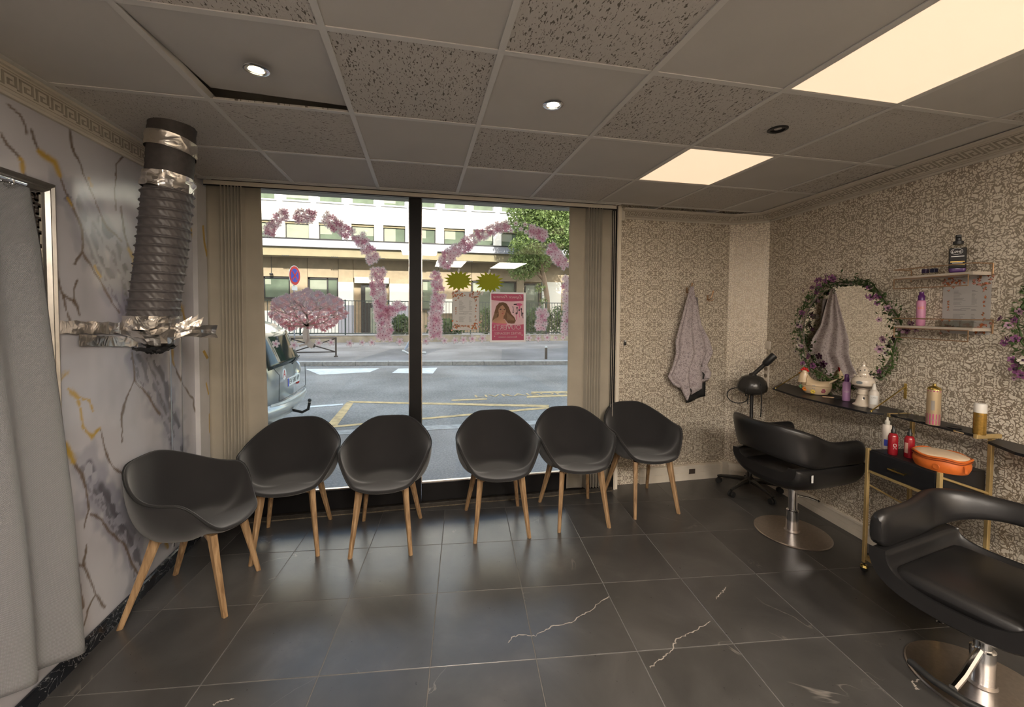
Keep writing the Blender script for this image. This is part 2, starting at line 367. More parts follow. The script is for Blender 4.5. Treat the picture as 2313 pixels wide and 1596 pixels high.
# marble-print left wall: dense grid whose printed colours are a colour attribute
def marble_wall():
    y0,y1,z0,z1=1.2,3.40,0.0,2.5; st=.0075
    ny,nz=int((y1-y0)/st)+1,int((z1-z0)/st)+1
    Y,Z=np.meshgrid(np.linspace(y0,y1,ny),np.linspace(z0,z1,nz))
    rs=np.random.RandomState(3)
    def vnoise(fy,fz,seed):
        r=np.random.RandomState(seed); gy,gz=int(4+(y1-y0)*fy)+2,int(4+(z1-z0)*fz)+2; G=r.rand(gz,gy)
        a=(Y-y0)*fy; c=(Z-z0)*fz; i=a.astype(int); j=c.astype(int); a=a-i; c=c-j; a=a*a*(3-2*a); c=c*c*(3-2*c)
        return (G[j,i]*(1-a)+G[j,i+1]*a)*(1-c)+(G[j+1,i]*(1-a)+G[j+1,i+1]*a)*c
    n1=vnoise(3,2.5,1)*.5+vnoise(8,6,2)*.3+vnoise(25,14,5)*.2
    fine=vnoise(70,60,8); mid=vnoise(26,20,9)
    C=np.ones((nz,ny,3))*np.array([.54,.53,.565])
    C*= (1-.10*np.clip(n1-.45,0,1)[...,None]*4)
    jy=(vnoise(14,14,21)-.5)*.025+(fine-.5)*.006; jz=(vnoise(14,14,22)-.5)*.025
    def seg(pl):
        P=[atx(u,v,XL) for u,v in pl]; D=np.full(Y.shape,9.0)
        A=Y+jy; B=Z+jz
        for p,q in zip(P[:-1],P[1:]):
            dy,dz=q.y-p.y,q.z-p.z; l2=dy*dy+dz*dz+1e-9
            t_=np.clip(((A-p.y)*dy+(B-p.z)*dz)/l2,0,1); D=np.minimum(D,np.hypot(A-p.y-t_*dy,B-p.z-t_*dz))
        return D
    def paint(D,w,col,a,soft=1.0):
        w=w*(.45+1.1*mid); k=np.clip(1-D/(w*(1+soft)),0,1)*a; k=np.minimum(k*(1+soft),a); C[:]=C*(1-k[...,None])+np.array(col)*k[...,None]
    gray=[[(150,430),(167,446),(194,508),(217,566),(249,628),(280,675),(295,714),(310,800)],[(217,496),(241,527),(264,566),(287,628),(295,675),(300,714)],
      [(307,803),(326,846),(349,892),(377,935),(392,985),(420,1060)],[(342,803),(365,858),(384,924),(404,978)],[(194,1048),(218,1109),(248,1153),(279,1183),(305,1214)],[(225,1100),(262,1170),(300,1240),(318,1300)]]
    for g_ in gray:
        D=seg(g_); paint(D,.05,(.30,.30,.36),.55*1.0,1.2)
        D2=seg([(u+6,v) for u,v in g_]); k=(mid>.45); paint(np.where(k,D2,9),.014,(.10,.095,.11),.75,.8)
        D3=seg([(u-9,v+8) for u,v in g_]); paint(np.where(fine>.4,D3,9),.008,(.12,.11,.12),.6,.8)
    thin=[[(0,291),(13,323),(44,363),(63,407)],[(75,301),(91,341),(125,363),(138,395),(157,448),(175,492),(183,524),(186,566),(206,597),(233,644),(272,706)],
      [(153,276),(163,335),(185,392),(200,414),(233,500),(272,543)],[(282,348),(263,376),(260,407),(263,470)],[(299,799),(305,854),(283,900),(276,943),(278,997)],[(305,854),(330,889),(361,935)],
      [(186,566),(171,594)],[(144,663),(167,675),(173,632)],[(167,675),(179,714)],[(128,613),(144,663),(153,718)],[(227,974),(244,1031),(257,1057),(290,1075)],
      [(148,1005),(166,1035),(187,1074),(200,1109),(205,1148),(190,1192)],[(209,1157),(244,1192),(279,1231),(305,1275),(314,1301)],[(194,1236),(190,1279),(174,1279)],
      [(190,1279),(218,1340),(200,1375),(181,1436)],[(218,1340),(240,1366)],[(388,792),(400,838),(412,869),(431,896),(454,951)],[(291,566),(280,520),(275,470)],[(309,609),(340,680)],[(172,1310),(187,1370)],
      [(20,240),(40,262),(60,300)],[(225,240),(262,300),(280,345)]]
    for th in thin:
        D=seg(th); paint(D,.0045,(.15,.105,.07),.9,.9)
    gold=[([(91,341),(125,363),(138,395)],.014),([(128,865),(144,846)],.014),([(155,881),(175,896),(181,924),(186,955),(206,986),(225,970)],.011),([(170,893),(205,905),(212,925)],.006),([(148,1005),(166,1035)],.016),
      ([(291,566),(303,590),(309,609)],.012),([(396,675),(412,702),(423,729)],.020),([(388,792),(395,820)],.014),([(427,512),(439,543),(447,566)],.016),([(441,500),(446,520)],.012),([(447,799),(460,813)],.018),([(155,448),(165,470)],.006),([(44,363),(52,385)],.009),([(200,400),(206,414)],.010),([(215,600),(228,625)],.008),([(460,900),(462,912)],.014),([(345,1190),(370,1215),(378,1235)],.016)]
    for g_,w in gold:
        D=seg(g_); paint(np.where(fine>.25,D,D+.006),w,(.50,.33,.07),.95,.5)
    # seam of the two wide panels
    for s_ in (2.93,): C[np.abs(Y-s_)<.003]*=.55
    vs=np.stack([np.full(Y.size,XL),Y.ravel(),Z.ravel()],1)
    idx=np.arange(nz*ny).reshape(nz,ny); F=np.stack([idx[:-1,:-1],idx[:-1,1:],idx[1:,1:],idx[1:,:-1]],-1).reshape(-1,4)
    me=bpy.data.meshes.new('marble_panel'); me.vertices.add(len(vs)); me.vertices.foreach_set('co',vs.ravel())
    me.loops.add(F.size); me.loops.foreach_set('vertex_index',F.ravel()); me.polygons.add(len(F))
    me.polygons.foreach_set('loop_start',np.arange(0,F.size,4)); me.update(calc_edges=True)
    ca=me.color_attributes.new('print','FLOAT_COLOR','POINT'); cc=np.ones((len(vs),4)); cc[:,:3]=C.reshape(-1,3); ca.data.foreach_set('color',cc.ravel())
    m,t,bb=nt('marble_print'); at=N(t,'Attribute'); at.attribute_name='print'; L(t,at.outputs['Color'],bb.inputs['Base Color']); setp(bb,r=.16,s=.6)
    me.materials.append(m); return me,m
mme,mmat=marble_wall()
wl=struct(MB().b2((XL-.2,YB-.2,0),(XL-.002,YW+.2,2.75)).obj('wall_left',mat('pale_marble_laminate',(.54,.52,.54),.2,0,.05,2)))
mkobj('marble_panel',mme,wl)
# the piece of marble-clad return beside the window
b=MB(); b.b2((XL-.001,3.22,0),(XL+.030,3.46,2.5)); rr_=b.obj('marble_return',mat('marble_return_white',(.66,.65,.66),.18,0,.06,6),wl)
bt=MB(); bt.b2((XL-.001,2.925,.1),(XL+.006,2.935,2.45)); bt.b2((XL-.001,3.05,.1),(XL+.005,3.057,2.45)); bt.obj('joint_strip',M['chrome'],wl)
for pl,w in (([(447,505),(455,545),(462,575)],.012),([(450,795),(461,815)],.014),([(455,870),(462,900)],.006),([(452,945),(458,990)],.005)):
    P=[onplane(u,v,(0,3.219),(0,1)) for u,v in pl]
    P=[p for p in P]; mb=MB(); vs=[]
    for p in P: 
        xx=min(max(p.x,XL+.004),XL+.026); vs+=[(XL+.0305,3.24+.1*(p.z*7%1),p.z),(XL+.0305,3.24+.1*(p.z*7%1)+w*2,p.z+.01)]
    mb.add(vs,[(2*i,2*i+1,2*i+3,2*i+2) for i in range(len(P)-1)]); mb.obj('gold_fleck',mat('gold_fleck',(.55,.36,.08),.3),wl)
# ---------------------------------------------------------------- ceiling
ce=root_struct('ceiling')
b=MB(); b.b2((XL-.2,YB-.2,2.66),(3.7,3.7,2.78)); b.obj('slab',M['plaster'],ce)
BX,BY,CT=-.9173,2.0648,.6
CEILP=[(XL,YB),(xr(YB),YB),CH1,CH0,(1.70,YW),(1.70,3.30),(XL,3.30)]
def clip_nonconvex(cor):
    # room without the blind pocket over the window
    a=clip_poly(cor,[(XL,YB),(xr(YB),YB),(xr(3.31),3.31),(XL,3.31)]); c=clip_poly(cor,[(1.70,3.31),(xr(3.31),3.31),CH1,CH0,(1.70,YW)])
    return [p for p in(a,c) if p and area(p)>.0004]
kinds={}
# key (column, row): column 0 lies between the first two long tees; row 0 is y 2.065..2.665
for k,v in {(-2,1):'f',(-1,1):'f',(0,1):'p',(1,1):'f',(2,1):'p',(3,1):'f',(4,1):'p',(5,1):'f',
 (-2,0):'s',(-1,0):'f',(0,0):'s',(1,0):'p',(2,0):'c',(3,0):'p',(4,0):'L',(5,0):'p',
 (-2,-1):'p',(-1,-1):'p',(0,-1):'P',(1,-1):'c',(2,-1):'p',(3,-1):'c',(4,-1):'d',(5,-1):'f',
 (-2,-2):'p',(-1,-2):'p',(0,-2):'c',(1,-2):'p',(2,-2):'c',(3,-2):'p',(4,-2):'L',(5,-2):'p',(4,-3):'L'}.items(): kinds[k]=v
lampcells=[(4,0),(4,-2),(4,-3),(1,-4),(2,-6),(2,-7),(4,-6),(4,-7)]
KM={'p':M['tile_plain'],'P':M['tile_plain'],'c':M['tile_coarse'],'f':M['tile_fine'],'s':M['tile_side'],'d':M['tile_fine']}
cache={}
for i in range(-2,7):
    for j in range(-9,4):
        if (i,j) in lampcells: continue
        k=kinds.get((i,j)) or ('p' if (i+j)%2 else 'c')
        x0,y0=BX+i*CT,BY+j*CT; g_=.010
        cor=[(x0+g_,y0+g_),(x0+CT-g_,y0+g_),(x0+CT-g_,y0+CT-g_),(x0+g_,y0+CT-g_)]
        zt=CEIL+.004; raise_=.0
        for pc in clip_nonconvex(cor):
            full=area(pc)>(CT-2*g_)**2-1e-4; cx,cy=x0+CT/2,y0+CT/2
            if full and k!='P':
                if k not in cache:
                    hh=CT/2-g_; mb=MB(); mb.box((0,0,.008),(2*hh,2*hh,.016)); cache[k]=mb.mesh('ceiling_tile',KM[k])
                mkobj('ceiling_tile',cache[k],ce,(cx,cy,zt))
            else:
                mb=MB()
                if k=='P': # the tile that has popped up out of its grid along two sides
                    mb.add([(x-cx,y-cy,h+ (.045 if (q in(2,3) and True) else 0)*(1.0 if q==3 else .55)) for h in(0,.016) for q,(x,y) in enumerate(pc)],[(3,2,1,0),(4,5,6,7),(0,1,5,4),(1,2,6,5),(2,3,7,6),(3,0,4,7)])
                else: mb.prism([(x-cx,y-cy) for x,y in pc],lambda a,c,h:(a,c,h),.016)
                mb.obj('ceiling_tile',KM[k],ce,loc=(cx,cy,zt))
for i in range(-1,7): # long tees running towards the window
    x=BX+i*CT; y1=3.31 if x<1.7 else YW
    if x>xr(y1)-.02: y1=YW-(3.24-x)/RS
    if y1<YB+.3: continue
    mb=MB(); mb.b2((x-.012,YB,CEIL-.001),(x+.012,y1,CEIL+.003)); mb.b2((x-.0015,YB,CEIL+.003),(x+.0015,y1,CEIL+.04)); mb.obj('long_tee',M['tee'],ce)
for j in range(-8,3): # cross tees, cell by cell
    y=BY+j*CT
    for i in range(-2,7):
        xa,xb=max(XL,BX+i*CT+.012),min(xr(y),BX+(i+1)*CT-.012)
        if xb-xa<.03: continue
        mb=MB(); mb.b2((xa-(xa+xb)/2,-.012,-.0005),((xb-xa)/2,.012,.003)); mb.obj('cross_tee',M['tee'],ce,loc=((xa+xb)/2,y,CEIL))
mb=MB(); mb.b2((XL,3.285,CEIL-.002),(1.70,3.31,CEIL+.03)); mb.obj('edge_trim',M['tee'],ce)
# light panels: 600x600 and 600x1200 edge-lit LED panels, plus added fill panels out of view
M['panel_light']=emis('warm_led_diffuser',(1.0,.72,.47),.56)
M['panel_light_fill']=emis('added_fill_diffuser',(1.0,.89,.77),36.0)
def panel(name,i0,j0,nj,label,m):
    x0,y0=BX+i0*CT,BY+j0*CT; r=thing(name,label,'ceiling light',(x0+CT/2,y0+nj*CT/2,CEIL),0,'recessed square and long light panels')
    hx,hy=CT/2-.012,nj*CT/2-.012; mb=MB()
    for s in(-1,1): mb.b2((s*hx,-hy,.0),(s*(hx-.008),hy,.012)); mb.b2((-hx,s*hy,.0),(hx,s*(hy-.008),.012))
    mb.obj('frame',M['tee'],r); mb=MB(); mb.b2((-hx+.008,-hy+.008,.002),(hx-.008,hy-.008,.010)); mb.obj('diffuser',m,r); return r
panel('light_panel',4,0,1,'small square glowing ceiling light panel near the window wall',M['panel_light'])
panel('light_panel',4,-3,2,'large long glowing ceiling light panel cut by the top right of the photo',M['panel_light'])
for q in ((2,-7,2,'nearer the middle of the room'),(4,-7,2,'nearer the right wall')): panel('light_panel',q[0],q[1],q[2],'long added fill light panel, unseen behind the viewer, the one '+q[3],M['panel_light_fill'])  # rear panels added out of view to fill the room with light
panel('light_panel',1,-4,1,'small square added fill light panel, unseen straight above the viewer',M['panel_light_fill'])  # overhead panel added out of view to brighten walls and floor
# downlights
M['bulb']=emis('halogen_glow',(1,.80,.45),9)
def downlight(p,label,lit=True):
    r=thing('downlight',label,'ceiling light',p,0,None)
    mb=MB(); mb.lathe([(.046,-.004),(.046,.0),(.036,.0),(.032,-.006),(.040,-.007),(.046,-.004)],n=28,cap=False); mb.obj('trim_ring',M['chrome'] if lit else M['black_plastic'],r,True)
    mb=MB(); mb.lathe([(.036,-.003),(.033,.0),(.001,.002)],n=24,cap=False); mb.obj('recess',M['chrome'] if lit else M['black_metal'],r,True)
    if lit:
        mb=MB(); mb.lathe([(.001,-.004),(.020,-.0035),(.026,-.0015),(.026,.0)],n=24,cap=False); mb.obj('bulb',M['bulb'],r,True)
        l=bpy.data.lights.new('spot_beam','SPOT'); l.energy=9; l.spot_size=1.6; l.spot_blend=.8; l.color=(1,.8,.55); l.shadow_soft_size=.02
        lo=bpy.data.objects.new('spot_beam',l); COL.objects.link(lo); lo.parent=r; lo.location=(0,0,-.02)
    return r
downlight((-.623,1.771,CEIL+.003),'lit recessed downlight in the popped-up tile at the left')
downlight((.583,1.782,CEIL+.003),'lit recessed downlight right of the middle of the ceiling')
downlight((.57,.86,CEIL+.003),'lit recessed downlight at the top edge above the viewer')
downlight((1.773,1.775,CEIL+.003),'unlit black recessed downlight beside the square light panel',False)
# ---------------------------------------------------------------- cornices with a Greek key
M['cornice']=mat('cornice_plaster',(.62,.57,.49),.6)
M['key_groove']=mat('greek_key_relief',(.36,.32,.26),.6)
def key_units(ln,pitch,h0,h1,t=.006):
    """rectangles (a0,b0,a1,b1) of a Greek-key line along a (length) and b (height)"""
    R=[]; n=int(ln/pitch); H=h1-h0
    for k in range(n):
        a=k*pitch+.005; u=pitch/7
        for x0,y0,x1,y1 in ((0,0,1*u,H),(0,H-t,6*u,H),(5*u,t*1.5,6*u,H),(2*u,t*1.5,6*u,t*2.5),(2*u,t*1.5,3*u,H*.62),(2*u,H*.62-t,4.2*u,H*.62),(6*u,0,7*u,t),(5.9*u,0,7*u,t)):
            R.append((a+x0,h0+y0,a+x1,h0+y1))
    return R
def cornice(name,p0,p1,inward,drop,depth,lab=None):
    p0,p1=Vector((*p0,0)),Vector((*p1,0)); d=(p1-p0); ln=d.length; d.normalize(); n=Vector((*inward,0)).normalized()
    r=root_struct(name)
    # profile (offset from wall, z): fillet, sloped frieze, fillet
    e=.004; fr0=Vector((.012,CEIL-drop+.012)); fr1=Vector((depth-.012,CEIL-.014))
    prof=[(0,CEIL-drop-.006),(.014,CEIL-drop-.006),(.018,CEIL-drop+.004),(.012,CEIL-drop+.012),(fr1.x,fr1.y),(depth,CEIL-.012),(depth+.004,CEIL-.002),(0,CEIL-.002)]
    mb=MB(); m=len(prof)
    vs=[p0+n*a+Vector((0,0,z)) for a,z in prof]+[p1+n*a+Vector((0,0,z)) for a,z in prof]
    mb.add(vs,[(i,(i+1)%m,m+(i+1)%m,m+i) for i in range(m)]+[tuple(range(m)),tuple(range(2*m-1,m-1,-1))]); mb.obj('moulding',M['cornice'],r)
    mb=MB(); s=(fr1-fr0); L_=s.length; s.normalize(); nn=Vector((s.y,-s.x)) # outward normal of the frieze
    def P(a,bb,h): q=fr0+s*bb+nn*h; return p0+d*a+n*q.x+Vector((0,0,q.y))
    for a0,b0,a1,b1 in key_units(ln,.07,L_*.22,L_*.80,.0055):
        mb.add([P(a0,b0,.0015),P(a1,b0,.0015),P(a1,b1,.0015),P(a0,b1,.0015),P(a0,b0,0),P(a1,b0,0),P(a1,b1,0),P(a0,b1,0)],[(0,1,2,3),(0,4,5,1),(1,5,6,2),(2,6,7,3),(3,7,4,0)])
    o=mb.obj('greek_key',M['key_groove'],r); o['kind']='stuff'
    mb=MB()
    for bb in (L_*.12,L_*.89):
        mb.add([P(0,bb-.0015,.0012),P(ln,bb-.0015,.0012),P(ln,bb+.0015,.0012),P(0,bb+.0015,.0012)],[(0,1,2,3)])
    mb.obj('border_line',M['key_groove'],r); return r
cornice('trim_1',(XL,YB),(XL,3.22),(1,0),.115,.022)
cornice('trim_2',(1.78,YW),CH0,(0,-1),.075,.10)
cornice('trim_3',CH0,CH1,(-.6,-.8),.075,.10)
cornice('trim_4',CH1,(xr(YB),YB),(-1,RS),.075,.13)
# baseboards
M['base_marble']=mat('black_marble_plinth',(.03,.032,.038),.15,0)
mm,t_,b_=nt('black_marble_plinth_veined'); tc=N(t_,'NewGeometry'); nz=N(t_,'TexNoise',i_Scale=14.0,i_Detail=4.0,i_Distortion=1.5); L(t_,tc.outputs[0],nz.inputs['Vector'])
sb=N(t_,'Math',operation='SUBTRACT'); sb.inputs[1].default_value=.5; L(t_,nz.outputs[0],sb.inputs[0]); ab=N(t_,'Math',operation='ABSOLUTE'); L(t_,sb.outputs[0],ab.inputs[0])
rp=ramp(t_,ab.outputs[0],[(0,(.3,.3,.3)),(.012,(.015,.017,.022))]); L(t_,rp.outputs[0],b_.inputs['Base Color']); setp(b_,r=.18); M['base_marble']=mm
r=root_struct('baseboard_left'); mb=MB(); mb.b2((XL,YB,0),(XL+.022,3.22,.060)); mb.obj('board',M['base_marble'],r)
mb=MB(); mb.tube([(XL+.012,YB,.066),(XL+.012,3.22,.066)],.012,8); mb.obj('moulding',M['base_marble'],r,True)
def baseboard(name,p0,p1,inward,h,th=.018,line=True):
    p0,p1=Vector((*p0,0)),Vector((*p1,0)); d=(p1-p0).normalized(); n=Vector((*inward,0)).normalized(); r=root_struct(name)
    prof=[(0,0),(th,0),(th,h-.012),(th+.006,h-.010),(th+.006,h),(0,h)]
    if line: prof=[(0,0),(th,0),(th,h*.45),(th-.004,h*.47),(th+.002,h*.50),(th+.002,h-.02),(th+.008,h-.016),(th+.008,h),(0,h)]
    m=len(prof); mb=MB(); vs=[p0+n*a+Vector((0,0,z)) for a,z in prof]+[p1+n*a+Vector((0,0,z)) for a,z in prof]
    mb.add(vs,[(i,(i+1)%m,m+(i+1)%m,m+i) for i in range(m)]+[tuple(range(m)),tuple(range(2*m-1,m-1,-1))]); mb.obj('board',M['cream'],r); return r
baseboard('baseboard_right',(xr(3.28),3.28),(xr(YB),YB),(-1,RS),.115)
bb_=baseboard('baseboard_back',(2.02,YW),(CH0[0],YW),(0,-1),.145,.03)
mb=MB(); mb.b2((2.535,YW-.034,.062),(2.600,YW-.028,.108)); mb.obj('socket_cutout',mat('dark_opening',(.08,.06,.045),.8),bb_)
mb=MB(); mb.b2((2.95-.06,YW-.05,0),(2.95+.01,YW,.158)); mb.obj('corner_cap',M['cream'],bb_)
baseboard('baseboard_corner',CH0,CH1,(-.6,-.8),.145,.03)
# ---------------------------------------------------------------- shop window
YG=3.42
wi=root_struct('window_1')
M['frame_black']=mat('black_frame',(.006,.0055,.006),.5,0,.2,10,s=.25)
def fr(name,a,b_2,m=M['frame_black']): 
    mb=MB(); a,b_2=Vector(a),Vector(b_2); c=(a+b_2)/2; mb.rbox((0,0,0),[abs(x) for x in(b_2-a)],.004,n=1); return mb.obj(name,m,wi,loc=c)
fr('centre_mullion',(-.088,3.37,.0),(.006,3.46,2.56))
fr('bottom_rail',(-1.50,3.395,.035),(-.09,3.46,.185)); fr('bottom_rail',(.008,3.395,.035),(1.70,3.46,.185))
fr('threshold',(-1.50,3.365,-.01),(1.70,3.47,.034),mat('worn_threshold',(.03,.025,.02),.5,0,.5,30))
mb=MB()
r_=random.Random(5)
pts=[(-1.5+3.2*i/120,3.360+r_.uniform(-.004,.003)) for i in range(121)]
for a,c in zip(pts[:-1],pts[1:]): mb.add([(a[0],3.368,.001),(c[0],3.368,.001),(c[0],c[1]-.006,.002),(a[0],a[1]-.006,.002),(a[0],3.368,.006),(c[0],3.368,.006)],[(3,2,1,0),(2,3,4,5)])
mb.obj('mortar_bead',mat('crumbly_mortar',(.16,.13,.09),.95,0,.4,80,.5),wi)
fr('top_rail',(-1.50,3.38,2.535),(1.70,3.46,2.60))
fr('jamb',(-1.52,3.38,0),(-1.47,3.46,2.56)); fr('jamb',(1.66,3.38,0),(1.72,3.46,2.56))
for x0,x1 in((-1.47,-.088),(.006,1.66)):
    mb=MB(); mb.b2((x0,YG-.003,.185),(x1,YG+.003,2.535)); mb.obj('glass_pane',M['pane'],wi)
    mb=MB(); 
    mb.b2((x0,YG-.012,.185),(x1,YG+.012,.196)); mb.b2((x0,YG-.012,.19),(x0+.007,YG+.012,2.535)); mb.b2((x1-.007,YG-.012,.19),(x1,YG+.012,2.535)); mb.obj('glazing_bead',M['brushed'],wi)
# header box over the blind, right reveal
mb=MB(); mb.b2((XL,3.30,2.575),(1.72,3.47,2.66)); struct(mb.obj('trim_5',M['plaster']))
mb=MB(); mb.b2((1.70,3.385,0),(1.76,YW,2.56)); mb.b2((1.725,3.375,0),(1.733,3.39,2.56)); o=struct(mb.obj('trim_6',M['wallpaper']))
mb=MB(); mb.b2((1.74,3.40,2.44),(1.80,YW,2.55)); struct(mb.obj('trim_7',M['cornice']))
# blind: rail plus two gathered bundles of vanes
M['vane']=fabric('blind_fabric',(.52,.47,.38),500,.85,.15,.25)
M['vane_right']=M['vane']
bl=thing('vertical_blind','beige vertical fabric blind drawn aside into two bundles beside the shop window','blind',(0,3.36,2.5))
mb=MB(); mb.b2((-1.53,-.025,.020),(1.685,.025,.050)); mb.obj('head_rail',M['cornice'],bl)
mb=MB(); mb.b2((-1.53,-.026,.012),(1.685,-.02,.020)); mb.obj('rail_lip',M['black_metal'],bl)
def vane(x,w,ang,z0,dy=0,name='vane',curve=.006,skew=0):
    mb=MB()
    c,s=math.cos(ang),math.sin(ang)
    def f(u,v):
        a=(u-.5)*w; q=curve*(1-(2*u-1)**2); return (a*c-q*s-skew*v,a*s+q*c+dy,z0+(.018-z0)*v)
    mb.grid(f,7,8); o=mb.obj(name,M['vane'],bl,True,loc=(x,0,0)); modsub(o,0,.0006); return o
for x,w,a in ((-1.462,.115,.12),(-1.395,.08,.95),(-1.372,.08,1.0),(-1.350,.08,1.05),(-1.328,.08,1.0),(-1.305,.08,1.08),(-1.285,.08,1.0),(-1.262,.08,.9),(-1.195,.146,.06)): vane(x,w,a,-2.42 if x<-1.2 else -2.3,dy=-.005,skew=.04 if x>-1.2 else 0)
for x,w,a in ((1.330,.145,-.05),(1.405,.08,-1.0),(1.428,.08,-1.0),(1.452,.08,-1.05),(1.478,.08,-1.0),(1.505,.08,-1.0),(1.530,.08,-1.05),(1.60,.12,.12)): vane(x,w,a,-2.44,dy=-.005)
mb=MB()
for dx in(1.655,1.672): mb.tube([(dx,-.03,0),(dx+.003,-.03,-1.2),(dx-.004,-.03,-2.3)],.002,5)
mb.obj('cord',M['cornice'],bl)
# ---------------------------------------------------------------- outside: ground
def asphalt(name,c,sc_=60):
    m,t,b=nt(name); g=N(t,'NewGeometry'); n=N(t,'TexNoise',i_Scale=float(sc_),i_Detail=4.0,i_Roughness=.8); L(t,g.outputs[0],n.inputs['Vector'])
    n2=N(t,'TexNoise',i_Scale=.5,i_Detail=4.0); L(t,g.outputs[0],n2.inputs['Vector'])
    ad=N(t,'Math',operation='ADD'); L(t,n.outputs[0],ad.inputs[0]); L(t,n2.outputs[0],ad.inputs[1])
    rp=ramp(t,ad.outputs[0],[(.70,[x*.45 for x in c]),(1.0,c),(1.3,[x*1.7 for x in c])]); rp.color_ramp.elements[0].position=.35; rp.color_ramp.elements[1].position=.5; rp.color_ramp.elements[2].position=.66
    hf=N(t,'Math',operation='MULTIPLY'); hf.inputs[1].default_value=.5; L(t,ad.outputs[0],hf.inputs[0]); L(t,hf.outputs[0],rp.inputs[0])
    L(t,rp.outputs[0],b.inputs['Base Color']); setp(b,r=.75); bump(t,b,n.outputs[0],.4,.01); return m
M['asphalt']=asphalt('road_asphalt',(.25,.235,.22),28); M['paving']=asphalt('pavement_asphalt',(.26,.235,.22),45); M['paving2']=asphalt('pavement_patch',(.19,.18,.18),45)
M['stone']=mat('granite_kerb',(.42,.40,.38),.8,0,.2,12); M['wallstone']=mat('stained_concrete',(.36,.30,.22),.85,0,.35,1.6)
GZ=-.15
st=root_struct('street')
def flat(name,pts,z,m,parent=st,th=.0):
    mb=MB()
    if th: mb.prism(pts,lambda a,c,h:(a,c,z-th+h),th)
    else: mb.poly([(a,c,z) for a,c in pts])
    return mb.obj(name,m,parent)
kb=lambda x:13.15-.12*x
flat('road',[(-60,6.0),(60,6.0),(60,kb(60)),(-60,kb(-60))],GZ,M['asphalt'],st,.2)
flat('near_pavement',[(-60,3.48),(60,3.48),(60,6.02),(-60,6.02)],-.135,M['paving'],st,.3)
flat('far_pavement',[(-60,kb(-60)+.25),(60,kb(60)+.25),(60,21.35),(-60,21.35)],-.035,M['paving'],st,.3)
flat('forecourt',[(-60,21.49),(60,21.49),(60,27),(-60,27)],.18,M['stone'],st,.3)
for x in range(-14,14): # kerb stones
    flat('kerb_stone',[(x+.006,kb(x)),(x+.994,kb(x+1)),(x+.994,kb(x+1)+.26),(x+.006,kb(x)+.26)],-.025,M['stone'],st,.2)
for x in range(-8,10): flat('kerb_stone',[(x*.9+.005,6.0),(x*.9+.895,6.0),(x*.9+.895,6.22),(x*.9+.005,6.22)],-.13,M['stone'],st,.2)
flat('pavement_patch',[(-2.1,kb(-2)+.3),(-.4,kb(0)+.3),(.9,17.5),(-1.2,17.5)],-.033,M['paving2']); flat('pavement_patch',[(2.6,kb(2.6)+.3),(9,kb(9)+.3),(9,17),(3.4,17)],-.033,M['paving2'])
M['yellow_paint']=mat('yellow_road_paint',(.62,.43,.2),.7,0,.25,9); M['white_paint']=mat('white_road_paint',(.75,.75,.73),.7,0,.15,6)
def mark(pxs,m,name='painted_line'): flat(name,[tuple(atz(u,v,GZ+.004)[:2]) for u,v in pxs],GZ+.004,m)
for q in ([(783,908),(799,909),(762,960),(738,960)],[(799,909),(783,905),(1240,914),(1240,919)],[(740,962),(740,966),(1240,922),(1240,918)],[(1200,884),(1200,887),(1290,886),(1290,883)],[(1190,894),(1190,898),(1290,894),(1290,890)],[(1020,902),(1020,905),(1100,902),(1100,899)]): mark(q,M['yellow_paint'])
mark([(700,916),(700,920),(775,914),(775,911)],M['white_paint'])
mark([(690,833),(722,846),(835,840),(858,831)],M['white_paint'],'sun_glint_patch'); mark([(885,842),(900,832),(988,830),(978,843)],M['white_paint'],'sun_glint_patch')  # sunlight thrown back by windows, painted as flat white patches on the road
text_mesh('LIVRAISON',.42,lambda a,c:(2.1+a*1.0,8.25+c*.8,GZ+.006),'painted_lettering',M['yellow_paint'],st)
# our own building: the mass above and beside the shop that shades the street
ob=root_struct('own_building')
M['render_wall']=mat('rendered_wall',(.55,.5,.43),.9,0,.05,2)
for a,c in (((-30,3.49,2.62),(30,3.9,17.5)),((-30,3.49,-.3),(-1.80,3.75,2.7)),((1.80,3.49,-.3),(3.0,3.75,2.7)),((3.0,3.68,-.3),(30,3.9,2.7)),((-30,-8,2.85),(30,3.5,17.5))):
    mb=MB(); mb.b2(a,c); mb.obj('facade_block',M['render_wall'],ob)
# ---------------------------------------------------------------- far building
YFB=26.0
M['b_white']=mat('white_render',(.78,.76,.70),.85,0,.04,.7); M['b_beige']=mat('beige_ribbed_panel',(.29,.225,.15),.85,0,.12,3); M['b_fascia']=mat('lavender_grey_fascia',(.33,.33,.37),.7,0,.06,1)
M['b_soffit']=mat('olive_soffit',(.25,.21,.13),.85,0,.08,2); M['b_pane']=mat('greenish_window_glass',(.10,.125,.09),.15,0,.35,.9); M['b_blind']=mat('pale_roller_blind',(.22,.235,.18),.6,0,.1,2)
M['b_frame']=mat('dark_window_frame',(.02,.018,.018),.4); M['b_shutter']=mat('shutter_box',(.5,.48,.38),.7)
bd=thing('apartment_block','white and beige block across the street with rows of square windows','building',(0,YFB,0))
def part(name,a,c,m,parent=bd,off=(0,YFB,0)):
    a,c=Vector(a)-Vector(off),Vector(c)-Vector(off); mid=(a+c)/2; mb=MB(); mb.b2(a-mid,c-mid); return mb.obj(name,m,parent,loc=mid)
WX=[-13.28+1.84*k for k in range(15)]
